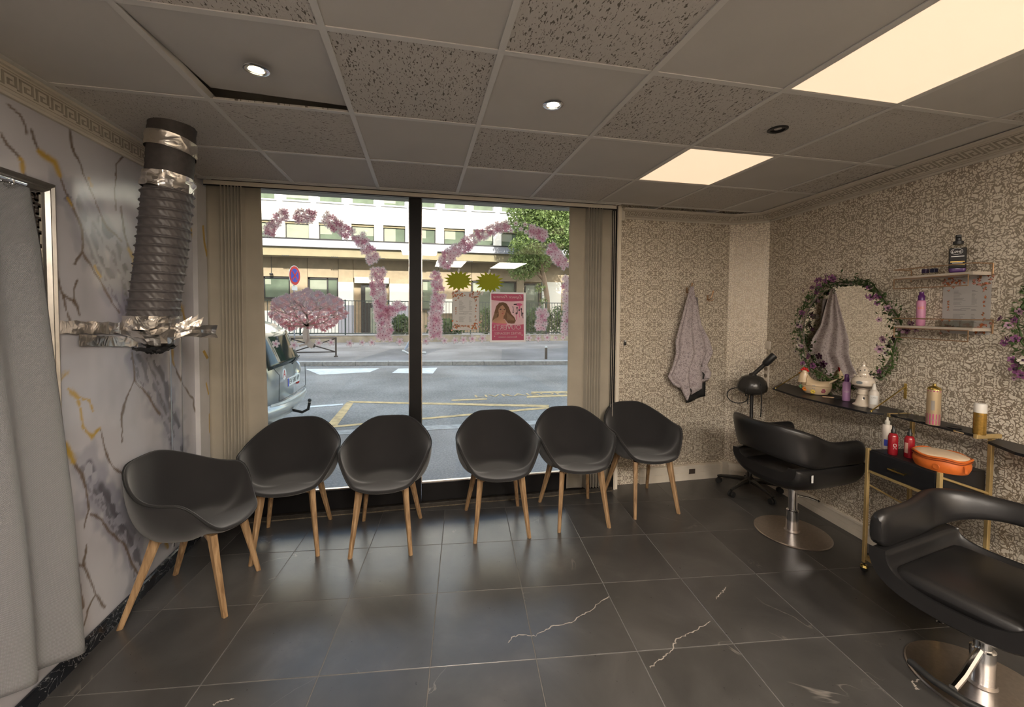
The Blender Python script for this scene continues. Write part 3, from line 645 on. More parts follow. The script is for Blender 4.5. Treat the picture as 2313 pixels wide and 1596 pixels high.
# upper wall as strips around openings
part('wall_band',(-16,YFB,6.75),(16,YFB+.4,7.97),M['b_white']); part('wall_band',(-16,YFB,9.3),(16,YFB+.4,14),M['b_white'])
part('backing_wall',(-16,YFB+.4,5.5),(16,YFB+1,14),M['b_white'])
WINW=1.32
for z0,z1 in((5.58,6.75),(7.97,9.3)):
    for x in WX: part('pier',(x+WINW,YFB,z0),(x+1.84,YFB+.4,z1),M['b_white'])
    for x in WX:
        w=part('window',(x,YFB+.20,z0),(x+WINW,YFB+.24,z1),M['b_frame'] if z0<6 else M['b_fascia'])
        w['label']='square window with greenish glass' if z0<6 else 'sash window on the upper row'
        cz=(z0+z1)/2
        def sub(name,a,c,m):
            a,c=Vector(a)-Vector((x+WINW/2,YFB+.22,cz)),Vector(c)-Vector((x+WINW/2,YFB+.22,cz)); mb=MB(); mb.b2(a,c); return mb.obj(name,m,w)
        sub('pane',(x+.06,YFB+.18,z0+.05),(x+WINW-.06,YFB+.2,z1-.12),M['b_pane']); 
        sub('roller_blind',(x+.06,YFB+.17,z0+.05+(.45 if (int(x*7)%3) else .1)),(x+(WINW*.55 if int(x*5)%2 else WINW-.06),YFB+.18,z1-.16),M['b_blind'])
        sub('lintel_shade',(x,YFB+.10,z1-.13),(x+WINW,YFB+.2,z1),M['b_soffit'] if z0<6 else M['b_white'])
        if z0>7: sub('sill',(x-.12,YFB-.06,z0-.10),(x+WINW+.12,YFB+.1,z0-.04),M['b_fascia'])
part('fascia',(-16,YFB-1.1,5.12),(16,YFB,5.56),M['b_fascia']); part('fascia_coping',(-16,YFB-1.13,5.54),(16,YFB,5.60),M['b_frame'])
part('soffit',(-16,YFB-.95,4.62),(16,YFB,5.12),M['b_soffit'])
for k in range(-5,6):
    for q in range(4): 
        mb=MB(); mb.b2((-.035,-.02,-.03),(.035,0,.03)); mb.obj('vent_slot',M['b_frame'],bd,loc=(k*2.6+.2+q*.1,-.952,4.60))
PX=[-16,-9.4,-6.55,-4.83,-3.98,-.5,1.1,3.2,6.15,7.9,16]
for a,c in zip(PX[:-1],PX[1:]): part('ribbed_panel',(a+.012,YFB,3.5),(c-.012,YFB+.3,4.62),M['b_beige'])
part('backing_wall',(-16,YFB+.3,-.3),(16,YFB+1,4.7),M['b_beige'])
def gwin(x0,x1,z0,z1,mull=()):
    cx,cz=(x0+x1)/2,(z0+z1)/2; w=MB()
    for a,c in(((x0,z0),(x1,z0+.08)),((x0,z1-.1),(x1,z1)),((x0,z0),(x0+.09,z1)),((x1-.09,z0),(x1,z1)))+tuple(((m_-.04,z0),(m_+.04,z1)) for m_ in mull): w.b2((a[0]-cx,-.05,a[1]-cz),(c[0]-cx,.05,c[1]-cz))
    o=w.obj('ground_window',M['b_frame'],bd,loc=(cx,.1,cz)); mb=MB(); mb.b2((x0-cx,0,z0-cz),(x1-cx,.02,z1-cz)); mb.obj('pane',M['b_pane'],o)
    mb=MB(); mb.b2((x0+.1-cx,-.01,(z0*.35+z1*.65)-cz),(x1-.35*(x1-x0)-cx,0,z1-.15-cz)); mb.obj('roller_blind',M['b_blind'],o)
gwin(-10.5,-7.5,2.2,3.48,(-8.9,)); gwin(-6.53,-4.83,1.5,3.48,(-5.45,)); gwin(-.65,1.0,1.6,3.5,(.1,)); gwin(3.2,6.1,1.5,3.5,(4.6,)); gwin(6.7,7.75,.2,3.4,())
for x0,x1,z0,z1,m in((-4.83,-3.98,1.85,3.24,M['b_white']),(-1.87,-.7,1.85,3.2,M['b_white']),(-4.83,-3.98,-.2,1.85,M['b_fascia']),(-1.87,-.7,-.2,1.85,M['b_fascia']),(-4.83,-3.98,3.24,3.5,M['b_beige']),(-1.87,-.7,3.2,3.5,M['b_beige']),(1.1,3.15,1.4,2.3,M['b_white']),(1.1,3.15,2.3,3.5,M['b_beige']),(-7.5,-6.55,1.5,3.5,M['b_beige']),(-10.5,-4.83,.2,1.5,M['b_white']),(7.9,9.2,.2,3.5,M['b_white']),(6.15,6.65,.2,3.5,M['b_beige'])):
    part('wall_panel',(x0,YFB-.02,z0),(x1,YFB+.3,z1),m)
dr=part('entrance_door',(-3.55,YFB+.1,-.2),(-2.15,YFB+.2,3.1),M['b_frame']); 
for x0,x1,z0,z1 in((-3.0,-2.45,-.1,1.7),(-3.3,-2.3,2.0,2.95)):
    mb=MB(); mb.b2((x0+2.85,-.08,z0-1.45),(x1+2.85,-.05,z1-1.45)); mb.obj('pane',M['b_blind'],dr)
part('shutter_box',(-3.9,YFB-.1,3.2),(-1.9,YFB+.2,3.56),M['b_shutter'])
mb=MB(); mb.lathe([(.001,-.05),(.09,-.05),(.11,0),(.09,.04),(.001,.05)],n=12); mb.tube([(0,0,.04),(0,0,1.1)],.012,5); mb.obj('hanging_lamp',M['b_frame'],bd,True,loc=(-8.45,-.15,3.62))
# low wall, railing, hedge
lw=struct(MB().b2((-30,21.3,-.1),(30,21.5,.30)).obj('street_wall',M['wallstone']))
mb=MB(); mb.b2((-30,21.28,.30),(30,21.52,.335)); mb.obj('coping',M['stone'],lw)
M['rail_green']=mat('dark_green_railing',(.03,.05,.045),.5)
fe=thing('railing','dark green vertical bar railing along the low wall across the street','fence',(0,21.4,.33))
mb=MB(); mb.b2((-9.9,-.02,1.68),(9.9,.02,1.72)); mb.obj('top_rail',M['rail_green'],fe); mb=MB(); mb.b2((-9.9,-.02,.06),(9.9,.02,.10)); mb.obj('bottom_rail',M['rail_green'],fe)
mb=MB(); mb.b2((-.011,-.011,.08),(.011,.011,1.70)); bme=mb.mesh('bar',M['rail_green']); mb=MB(); mb.b2((-.03,-.03,0),(.03,.03,1.76)); pme=mb.mesh('post',M['rail_green'])
for k in range(124):
    x=-9.9+k*.16
    if k%13==0: mkobj('post',pme,fe,(x,0,0))
    else: mkobj('bar',bme,fe,(x,0,0))
def leafmat(name,c):
    m,t,b=nt(name); oi=N(t,'NewGeometry'); n=N(t,'TexNoise',i_Scale=3.0); L(t,oi.outputs[0],n.inputs['Vector'])
    rp=ramp(t,n.outputs[0],[(.3,[x*.55 for x in c]),(.7,[min(1,x*1.5) for x in c])]); L(t,rp.outputs[0],b.inputs['Base Color']); setp(b,r=.55)
    o=t.nodes['Material Output']; ms=N(t,'MixShader'); ms.inputs[0].default_value=.35; tr=N(t,'BsdfTranslucent'); L(t,rp.outputs[0],tr.inputs[0]); L(t,b.outputs[0],ms.inputs[1]); L(t,tr.outputs[0],ms.inputs[2]); L(t,ms.outputs[0],o.inputs[0]); return m
M['leaf']=leafmat('tree_leaf',(.16,.22,.07)); M['leaf2']=leafmat('hedge_leaf',(.10,.17,.06)); M['bark']=mat('bark',(.17,.12,.08),.9,0,.3,20,.5)
def leafcloud(name,blobs,n,size,m,parent,seed):
    R=np.random.RandomState(seed); V=[]; tot=sum(b[3]*b[4]*b[5] for b in blobs)**1
    for (cx,cy,cz,rx,ry,rz) in blobs:
        k=int(n*(rx*ry*rz)/tot); d=R.randn(k,3); d/=np.linalg.norm(d,axis=1)[:,None]; r=R.rand(k,1)**.45
        P=d*r*np.array([rx,ry,rz])+np.array([cx,cy,cz])
        a=R.randn(k,3); a/=np.linalg.norm(a,axis=1)[:,None]; b_=np.cross(a,R.randn(k,3)); b_/=np.linalg.norm(b_,axis=1)[:,None]
        s=size*(.6+.8*R.rand(k,1)); 
        q=np.stack([P-a*s,P+b_*s*.45,P+a*s,P-b_*s*.45],1); V.append(q.reshape(-1,3))
    V=np.concatenate(V); F=np.arange(len(V)).reshape(-1,4)
    me=bpy.data.meshes.new(name); me.vertices.add(len(V)); me.vertices.foreach_set('co',V.ravel()); me.loops.add(F.size); me.loops.foreach_set('vertex_index',F.ravel()); me.polygons.add(len(F)); me.polygons.foreach_set('loop_start',np.arange(0,F.size,4)); me.update(calc_edges=True); me.materials.append(m)
    return mkobj(name,me,parent)
tr_=thing('street_tree','leafy green tree behind the railing at the right of the window','tree',(7.2,22.9,.2))
mb=MB(); mb.tube([(0,0,0),(.12,0,1.0),(.05,0,2.2),(-.15,0,3.3),(-.5,0,4.6),(-.7,0,6.5)],[.22,.18,.16,.15,.11,.05],10); mb.tube([(-.15,0,3.2),(-.9,0,3.9),(-1.7,.1,4.3)],[.1,.07,.03],7); mb.tube([(-.3,0,3.9),(.5,0,4.8),(1.2,.1,5.6)],[.1,.07,.03],7); mb.obj('trunk',M['bark'],tr_,True)
lc=leafcloud('foliage',[(-.9,0,6.9,1.5,1.3,1.5),(.6,0,6.2,1.4,1.3,1.3),(-1.2,0,4.9,1.1,1.0,1.0),(-1.5,-.1,3.9,1.0,.8,.8),(-.5,.1,4.3,.8,.8,.8),(1.2,0,7.6,1.3,1.2,1.3),(-.5,0,8.3,1.4,1.2,1.1),(1.8,0,5.2,.9,.9,1.2),(-.4,-.1,2.7,.35,.3,.35),(-.2,-.1,1.9,.25,.25,.4)],26000,.085,M['leaf'],tr_,3); lc['kind']='stuff'
hg=thing('hedge','clipped green hedge growing behind the railing at the right','hedge',(5.6,21.85,.2)); o=leafcloud('foliage',[(-1.8,0,.8,.9,.35,.85),(-.5,0,.75,.9,.35,.85),(.8,0,.8,.9,.35,.85),(2.1,0,.8,1.0,.35,.9),(3.4,0,.8,1.0,.35,.9)],9000,.07,M['leaf2'],hg,5); o['kind']='stuff'
mb=MB(); [mb.tube([(x,0,0),(x+.05,0,1.0)],.02,5) for x in(-1.6,-.4,.7,1.9,3.2)]; mb.obj('stems',M['bark'],hg)
hg=thing('bush','small dark bush behind the railing left of the window mullion','bush',(-1.0,21.9,.2)); o=leafcloud('foliage',[(0,0,.55,.55,.35,.65),(-.5,0,.3,.35,.3,.4)],2600,.07,M['leaf2'],hg,6); o['kind']='stuff'; mb=MB(); mb.tube([(0,0,0),(0,0,.5)],.02,5); mb.obj('stem',M['bark'],hg)
hg=thing('bush','low bush behind the railing right of the window mullion','bush',(1.3,21.9,.2)); o=leafcloud('foliage',[(0,0,.45,1.1,.35,.5)],2600,.07,M['leaf2'],hg,8); o['kind']='stuff'; mb=MB(); mb.tube([(0,0,0),(0,0,.5)],.02,5); mb.obj('stem',M['bark'],hg)
# barrier, bollard, road sign
M['iron']=mat('brown_iron',(.05,.035,.028),.5)
def kbase(r): return r
br=thing('street_barrier','brown iron pedestrian barrier with a crossed X panel on the far pavement','barrier',(-3.6,15.0,-.035))
for x in(-.72,.72): 
    mb=MB(); mb.tube([(x,0,0),(x,0,.68)],.03,8); mb.lathe([(.07,0),(.07,.03),(.03,.05)],(x,0,0),10); mb.obj('post',M['iron'],br,True)
for z in(.66,.17): mb=MB(); mb.tube([(-.72,0,z),(.72,0,z)],.02,8); mb.obj('rail',M['iron'],br,True)
for s in(1,-1): mb=MB(); mb.tube([(-.72,0,.17 if s>0 else .64),(.72,0,.64 if s>0 else .17)],.022,8); mb.obj('diagonal',M['iron'],br,True)
mb=MB(); mb.lathe([(.07,-.02),(.07,.02)],rot=Matrix.Rotation(PI/2,3,'X'),n=16,c=(0,0,.40)); mb.obj('centre_disc',M['iron'],br)
bo=thing('bollard','slim dark bollard on the far pavement at the right','bollard',(4.2,13.3,-.035)); mb=MB(); mb.lathe([(.045,0),(.045,.38),(.04,.39)],n=14); mb.obj('post',M['iron'],bo,True); mb=MB(); mb.lathe([(.04,.39),(.045,.41),(.03,.44),(.003,.45)],n=14); mb.obj('cap',M['white_paint'],bo,True)
rs_=thing('road_sign','round red and blue no-stopping road sign on a pole beyond the cherry tree decal','sign',(-4.75,17.0,-.035),math.radians(72)); rs_.scale=(.92,.92,1)
M['sign_red']=mat('sign_red',(.62,.05,.04),.4); M['sign_blue']=mat('sign_blue',(.05,.08,.5),.4); M['sign_white']=mat('sign_white',(.8,.8,.78),.4)
mb=MB(); mb.tube([(0,.02,0),(0,.02,3.25)],.028,10); mb.obj('pole',M['b_fascia'],rs_,True)
RX=Matrix.Rotation(PI/2,3,'X')
def disc(name,r0,r1,y,m,th=.004,z=2.93):
    mb=MB(); mb.lathe([(r0,0),(r1,0),(r1,th),(r0,th)] if r0>.001 else [(.0005,0),(r1,0),(r1,th),(.0005,th)],(0,y,z),40,rot=RX,cap=False); return mb.obj(name,m,rs_)
disc('plate',0,.38,-.01,M['sign_white'],.012); disc('red_ring',.26,.36,-.022,M['sign_red']); disc('blue_field',0,.265,-.022,M['sign_blue'])
for s in(1,-1): mb=MB(); mb.box((0,-.030,2.93),(.055,.004,.46),Matrix.Rotation(s*PI/4,3,'Y')); mb.obj('cross_bar',M['sign_red'],rs_)
mb=MB(); mb.rbox((0,-.01,2.44),(.36,.015,.16),.01); mb.obj('supplement_plate',M['sign_white'],rs_)
# ---------------------------------------------------------------- car (its rear quarter shows beside the left blind)
M['car']=mat('silver_green_paint',(.46,.47,.465),.28,.2,0,1,co=.8); M['car_glass']=mat('car_glass',(.02,.03,.03),.05,0); M['rubber']=mat('black_rubber',(.015,.015,.015),.7)
M['lamp_red']=mat('red_tail_lamp',(.6,.03,.02),.1,0,co=.6); M['lamp_clear']=mat('clear_lamp_rim',(.7,.7,.68),.1,.4)
car=thing('car','silver people carrier with an A sticker parked outside at the left','car',(-1.80,6.28,-.13),math.radians(179))
def carring(v):
    # returns list of (x,y,z) for one closed ring; v 0..1 from tail to nose
    Lc=4.2; X=v*Lc
    ztop=np.interp(X,[0,.05,.3,.8,2.4,3.0,3.6,4.1,4.2],[1.40,1.50,1.58,1.62,1.58,1.30,.98,.86,.70]); belt=np.interp(X,[0,3,4.2],[.98,.95,.72]); wb=np.interp(X,[0,.03,.12,.4,3.4,3.95,4.2],[.66,.72,.79,.83,.83,.74,.5]); wt=np.interp(X,[0,.3,3,4.2],[.56,.62,.6,.45])
    z0=.28; pts=[(0,z0),(wb*.8,z0),(wb*.97,z0+.06),(wb*1.0,z0+.3),(wb,.7),(wb*.985,belt),(wb*.5+wt*.5,(belt+ztop)/2),(wt,ztop-.07),(wt*.85,ztop-.015),(0,ztop)]
    full=pts+[(-a,z) for a,z in pts[-2:0:-1]]
    out=[]
    for a,z in full:
        sl=0
        if X<.8: sl=max(0,(z-.95))*.42*(1-X/.8)+ (0.05*(1-X/.8) if .5<z<=.95 else 0)
        rd=.20*(abs(a)/.8)**3*(1-min(1,X/.5)); out.append((X+sl+rd,a,z))
    return out
vs_=[0,.006,.02,.05,.1,.19,.3,.45,.6,.72,.8,.87,.93,.97,1]; mb=MB(); rings=[carring(v) for v in vs_]; n_=len(rings[0])
mb.add([p for r in rings for p in r],[(i*n_+k,i*n_+(k+1)%n_,(i+1)*n_+(k+1)%n_,(i+1)*n_+k) for i in range(len(rings)-1) for k in range(n_)]+[tuple(range(n_-1,-1,-1)),tuple((len(rings)-1)*n_+k for k in range(n_))])
o=mb.obj('body',M['car'],car,True,50)
def q(name,pts,m,th=.006,sm=False):
    mb=MB(); a=Vector(pts[0]); nrm=(Vector(pts[1])-a).cross(Vector(pts[2])-a).normalized()
    mb.add([Vector(p) for p in pts]+[Vector(p)+nrm*th for p in pts],[tuple(range(len(pts)-1,-1,-1)),tuple(range(len(pts),2*len(pts)))]+[(i,(i+1)%len(pts),len(pts)+(i+1)%len(pts),len(pts)+i) for i in range(len(pts))]); return mb.obj(name,m,car,sm)
sx_=lambda z:-.012+max(0,z-.95)*.42
mb=MB(); mb.grid(lambda u,v:(sx_(.99+.44*v)+.20*(abs((u-.5)*2*(.62-.12*v))/.8)**3-.010,(u-.5)*2*(.62-.12*v),.99+.44*v-.03*(abs(2*u-1)**4)*(1-v)),17,8); o=mb.obj('rear_window',M['car_glass'],car,True); modsub(o,0,.012)
for s in(1,-1):
    q('side_window',[(.50,s*.822,1.02),(1.45,s*.822,1.0),(1.45,s*.672,1.42),(.72,s*.668,1.42)][::s],M['car_glass'],.012)
    mb=MB(); mb.lathe([(.115,0),(.12,.02),(.09,.035),(.001,.04)],(.20,s*.80,.80),20,rot=Matrix.Rotation(-s*.95,3,'Z')@Matrix.Rotation(-PI/2,3,'Y'),cap=False); lo=mb.obj('tail_lamp',M['lamp_clear'],car,True)
    mb=MB(); mb.lathe([(.08,.03),(.075,.045),(.001,.055)],(.20,s*.80,.80),20,rot=Matrix.Rotation(-s*.95,3,'Z')@Matrix.Rotation(-PI/2,3,'Y'),cap=False); mb.obj('lens',M['lamp_red'],lo,True)
    mb=MB(); mb.rbox((.20,s*.79,.62),(.07,.17,.13),.03,rot=Matrix.Rotation(-s*.95,3,'Z')); mb.obj('reflector',M['lamp_red'],car,True)
for x in(.72,3.35):
    for s in(1,-1):
        mb=MB(); mb.lathe([(.14,-.1),(.30,-.1),(.315,-.08),(.315,.08),(.30,.1),(.14,.1)],(x,s*.76,.315),28,rot=RX); wo_=mb.obj('wheel',M['rubber'],car,True); mb=MB(); mb.lathe([(.001,-.105),(.19,-.104),(.20,-.09)],(x,s*.76,.315),20,rot=RX if s>0 else RX,cap=False); mb.obj('hub_cap',M['chrome'],wo_,True)
mb=MB(); mb.grid(lambda u,v:(-.045+.13*abs(2*u-1)**3-.05*math.sin(v*PI),(u-.5)*1.56,.36+.17*v),14,6); mb.obj('bumper',M['car'],car,True)
mb=MB(); mb.grid(lambda u,v:(-.098+.13*abs(2*u-1)**3,(u-.5)*1.40,.515+.03*v),14,2); mb.obj('bumper_strip',M['white_paint'],car)
mb=MB(); mb.rbox((-.022,0,.745),(.012,.52,.115),.004); pl=mb.obj('number_plate',M['sign_white'],car); mb=MB(); mb.rbox((-.029,.237,.745),(.003,.045,.11),.001); mb.obj('blue_band',M['sign_blue'],pl)
text_mesh('EV 580 VP',.1,lambda a,c:(-.030,-a-.015,.745+c),'plate_number',M['black_plastic'],pl,ww=.42)
mb=MB(); mb.lathe([(.001,0),(.075,0),(.075,.004),(.001,.004)],(-.014,.36,.88),20,rot=Matrix.Rotation(-PI/2,3,'Y'),cap=False); sk=mb.obj('learner_sticker',M['sign_white'],car); text_mesh('A',.15,lambda a,c:(-.020,.36-a,.88+c),'letter',M['sign_red'],sk)
mb=MB(); mb.tube([(-.02,.58,.56),(-.02,.56,.9),(-.02+.1,.52,1.0)],.004,5); mb.tube([(-.02,.58,.56),(-.02,0,.54),(-.02,-.58,.56),(-.02,-.56,.9)],.004,5); mb.obj('tailgate_seam',M['black_plastic'],car)
mb=MB(); mb.tube([(.02,-.05,.30),(-.12,-.05,.26),(-.2,-.05,.30),(-.22,-.05,.40)],.02,8); mb.lathe([(.001,-.028),(.02,-.02),(.028,0),(.02,.02),(.001,.028)],(-.22,-.05,.43),12); mb.obj('tow_bar',M['black_plastic'],car,True)
mb=MB(); mb.tube([(-.02,.05,.98),(.0,-.35,1.05)],.008,6); mb.obj('wiper',M['rubber'],car)
# ---------------------------------------------------------------- passer-by, mostly hidden by the mullion
def skin_fig(name,edges,verts,m,parent,lv=2):
    me=bpy.data.meshes.new(name); me.from_pydata([v[0] for v in verts],edges,[]); me.materials.append(m); o=mkobj(name,me,parent)
    md=o.modifiers.new('skin','SKIN'); me.skin_vertices or None
    sv=me.skin_vertices[0].data if me.skin_vertices else None
    if sv is None:
        bpy.context.view_layer.objects.active=o
    for i,v in enumerate(verts): me.skin_vertices[0].data[i].radius=(v[1],v[2] if len(v)>2 else v[1])
    me.skin_vertices[0].data[0].use_root=True
    s=o.modifiers.new('sub','SUBSURF'); s.levels=lv; s.render_levels=lv
    dg=bpy.context.evaluated_depsgraph_get(); m2=bpy.data.meshes.new_from_object(o.evaluated_get(dg)); o.modifiers.clear(); o.data=m2; m2.name=name
    for p in m2.polygons: p.use_smooth=True
    return o
pe=thing('person','person in pale jeans and white trainers walking past behind the window mullion','person',(-.27,15.5,-.035))
M['denim']=fabric('pale_denim',(.45,.5,.6),300); M['shirt']=fabric('dark_jacket',(.06,.06,.08),300); M['skin']=mat('skin',(.55,.36,.27),.5); M['hair']=mat('dark_hair',(.03,.02,.015),.6)
bv=[((0,0,.95),.13,.10),((0,0,1.15),.12,.09),((0,0,1.36),.15,.10),((0,0,1.50),.055),((.01,0,1.56),.05),
 ((0,.17,1.42),.055),((-.10,.22,1.16),.042),((.02,.22,.93),.032),((0,-.17,1.42),.055),((.12,-.22,1.17),.042),((.22,-.2,.97),.032),
 ((.02,.09,.9),.085),((.16,.09,.50),.058),((.30,.09,.10),.04),((-.02,-.09,.9),.085),((-.10,-.09,.50),.058),((-.30,-.09,.16),.04)]
skin_fig('body',[(0,1),(1,2),(2,3),(3,4),(2,5),(5,6),(6,7),(2,8),(8,9),(9,10),(0,11),(11,12),(12,13),(0,14),(14,15),(15,16)],bv,M['denim'],pe)
jv=[((0,0,.98),.14,.11),((0,0,1.16),.13,.10),((0,0,1.37),.16,.11),((0,0,1.48),.07),((0,.18,1.42),.065),((-.10,.225,1.16),.052),((.02,.225,.95),.042),((0,-.18,1.42),.065),((.12,-.225,1.17),.052),((.22,-.205,.99),.042)]
skin_fig('jacket',[(0,1),(1,2),(2,3),(2,4),(4,5),(5,6),(2,7),(7,8),(8,9)],jv,M['shirt'],pe)
mb=MB(); mb.lathe([(.001,-.12),(.05,-.11),(.075,-.05),(.08,.02),(.07,.08),(.001,.115)],(.02,0,1.66),16,sx=1.15); hd=mb.obj('head',M['skin'],pe,True)
mb=MB(); mb.lathe([(.085,-.02),(.09,.04),(.075,.10),(.001,.13)],(.005,0,1.665),16,sx=1.1,cap=False); mb.tube([(.105,0,1.65),(.125,0,1.63)],.012,6); mb.obj('hair',M['hair'],hd,True)
for x,y,z,a in((.34,.09,.04,0),(-.28,-.09,.09,.5)):
    mb=MB(); mb.rbox((0,0,0),(.27,.09,.08),.035,rot=Matrix.Rotation(a,3,'Y')); mb.obj('shoe',M['sign_white'],pe,True,loc=(x,y,z))
# ---------------------------------------------------------------- waiting chairs
M['chair_fabric']=fabric('charcoal_wool',(.0115,.0105,.0115),700,.85,.3); M['seam']=mat('dark_edge_seam',(.012,.012,.012),.7)
def woodmat():
    m,t,b=nt('oiled_oak'); tc=N(t,'TexCoord'); mp=N(t,'Mapping'); mp.inputs['Scale'].default_value=(60,60,5); L(t,tc.outputs['Object'],mp.inputs[0]); n=N(t,'TexNoise',i_Scale=1.0,i_Detail=5.0,i_Distortion=.4); L(t,mp.outputs[0],n.inputs[0])
    rp=ramp(t,n.outputs[0],[(.3,(.20,.115,.055)),(.55,(.38,.24,.125)),(.75,(.50,.34,.19))]); L(t,rp.outputs[0],b.inputs['Base Color']); setp(b,r=.45); bump(t,b,n.outputs[0],.1,.002); return m
M['oak']=woodmat()
def sst(a,b,x): 
    t=min(1,max(0,(x-a)/(b-a))); return t*t*(3-2*t)
def rim(th): # th: 0 front, pi back (either side); local +x is the facing direction
    a=abs(th); d=math.degrees(a)
    z=.470-.012*math.cos(min(d,40)/40*PI/2)+ (.655-.470)*sst(38,82,d)+ (.800-.655)*sst(85,168,d)
    # plan outline
    hw=.295; xf,xb=.265,-.245
    c,s=math.cos(a),math.sin(a); e=2.55
    X=(xf if c>0 else -xb)*math.copysign(abs(c)**(2/e),c); Y=hw*abs(s)**(2/e)
    if c>0: Y*=1-.20*sst(.2,1,c)
    Y*=1-.10*sst(100,160,d)
    if c<0: X-= .035*sst(100,180,d)
    return Vector((X,math.copysign(Y,th),z))
def shellpt(th,s,off=0):
    R=rim(th); C=Vector((.02,0,.432)); d=math.degrees(abs(th)); back=sst(40,85,d)
    g=s*(1-back)+back*(1-(1-s)**2.3)            # how far out
    lowr=.86+.14*(1-back)
    # the bowl is a little narrower lower down
    gg=g*(lowr+(1-lowr)*s)
    h=(s**1.5*.0+max(0,(s-.30)/.70)**1.75)*back + (1-back)*max(0,s)**3
    p=Vector((C.x+(R.x-C.x)*gg,C.y+(R.y-C.y)*gg,C.z+(R.z-C.z)*h))
    return p
def make_waiting_chair():
    r=thing('tub_chair','x','chair'); nu,ns=64,16
    mb=MB(); th=[-PI+2*PI*i/nu for i in range(nu)]; ss=[.04+.96*j/(ns-1) for j in range(ns)]
    inner=[[shellpt(t,s) for t in th] for s in ss]
    vs=[]
    def normal(j,i):
        a=inner[min(j+1,ns-1)][i]-inner[max(j-1,0)][i]; b_=inner[j][(i+1)%nu]-inner[j][i-1]; n=a.cross(b_); n.normalize(); return n
    # offset outwards/down
    T_=.026
    nrm=[[normal(j,i) for i in range(nu)] for j in range(ns)]
    if nrm[0][0].z<0: sg=1
    else: sg=-1
    outer=[[inner[j][i]+nrm[j][i]*sg*T_*(1 if j<ns-1 else .75) for i in range(nu)] for j in range(ns)]
    lip=[[ (inner[-1][i]+outer[-1][i])/2+ (inner[-1][i]-inner[-2][i]).normalized()*.011 for i in range(nu)]]
    rows=inner+lip+outer[::-1]; 
    for rw in rows: vs+=rw
    nr=len(rows); fs=[(j*nu+i,j*nu+(i+1)%nu,(j+1)*nu+(i+1)%nu,(j+1)*nu+i) for j in range(nr-1) for i in range(nu)]
    cc=len(vs); vs.append(Vector((.02,0,.431))); fs+=[((i+1)%nu,i,cc) for i in range(nu)]
    c2=len(vs); vs.append(Vector((.02,0,.431-T_))); o_=(nr-1)*nu; fs+=[(o_+i,o_+(i+1)%nu,c2) for i in range(nu)]
    mb.add(vs,fs); sh=mb.obj('shell',M['chair_fabric'],r,True,180); modsub(sh,1)
    mb=MB(); mb.tube([outer[-1][i]+Vector((0,0,.003)) for i in range(nu)],.0038,6,closed=True); mb.obj('edge_seam',M['seam'],r,True)
    for sx in(1,-1):
        for sy in(1,-1):
            top=Vector((.145 if sx>0 else -.12,sy*.15,.415)); bot=Vector((.225 if sx>0 else -.255,sy*(.195 if sx>0 else .215),0))
            mb=MB(); mid=(top*.72+bot*.28); d=(bot-top)
            ang=math.atan2(d.y,d.x)
            rings=[(top+Vector((0,0,.01)),.028,.019),(mid,.0225,.0165),(top*.4+bot*.6,.018,.0145),(bot,.0135,.0125)]
            vs=[]; tx=Vector((math.cos(ang),math.sin(ang),0)); ty=Vector((-tx.y,tx.x,0))
            for p,a,b_ in rings:
                for k in range(8):
                    q_=PI/4*(k+.5); cx=math.copysign(abs(math.cos(q_))**.55,math.cos(q_)); cy=math.copysign(abs(math.sin(q_))**.55,math.sin(q_)); vs.append(p+tx*a*cx+ty*b_*cy)
            fs=[(j*8+k,j*8+(k+1)%8,(j+1)*8+(k+1)%8,(j+1)*8+k) for j in range(3) for k in range(8)]+[tuple(range(7,-1,-1)),tuple(24+k for k in range(8))]
            mb.add(vs,fs); mb.obj('leg',M['oak'],r,True,35)
    mb=MB()
    for sx,sy in((1,1),(1,-1)): mb.box((0.01,0,.405),(.40,.032,.026),Matrix.Rotation(sy*.85,3,'Z'))
    mb.obj('leg_frame',M['oak'],r); return r
ch=make_waiting_chair()
spots=[(-1.225,2.56,-.06,'grey tub chair beside the marble wall, turned towards the right wall'),
 (-.878,3.04,-PI/2+.08,'grey tub chair second from the left, overlapping the marble wall chair'),
 (-.238,2.965,-PI/2-.09,'grey tub chair standing in front of the black window mullion'),
 (.573,3.0,-PI/2-.02,'grey tub chair below the two posters, first one right of the mullion'),
 (1.200,3.02,-PI/2-.03,'grey tub chair in front of the right bundle of blinds'),
 (1.835,3.10,-PI/2+.03,'grey tub chair standing nearest the hanging gown, against the wallpaper')]
for k,(x,y,rz,lab) in enumerate(spots):
    c=ch if k==0 else copytree(ch)
    c.location=(x,y,0); c.rotation_euler=(0,0,rz); tag(c,lab,'chair','grey tub chairs along the window')
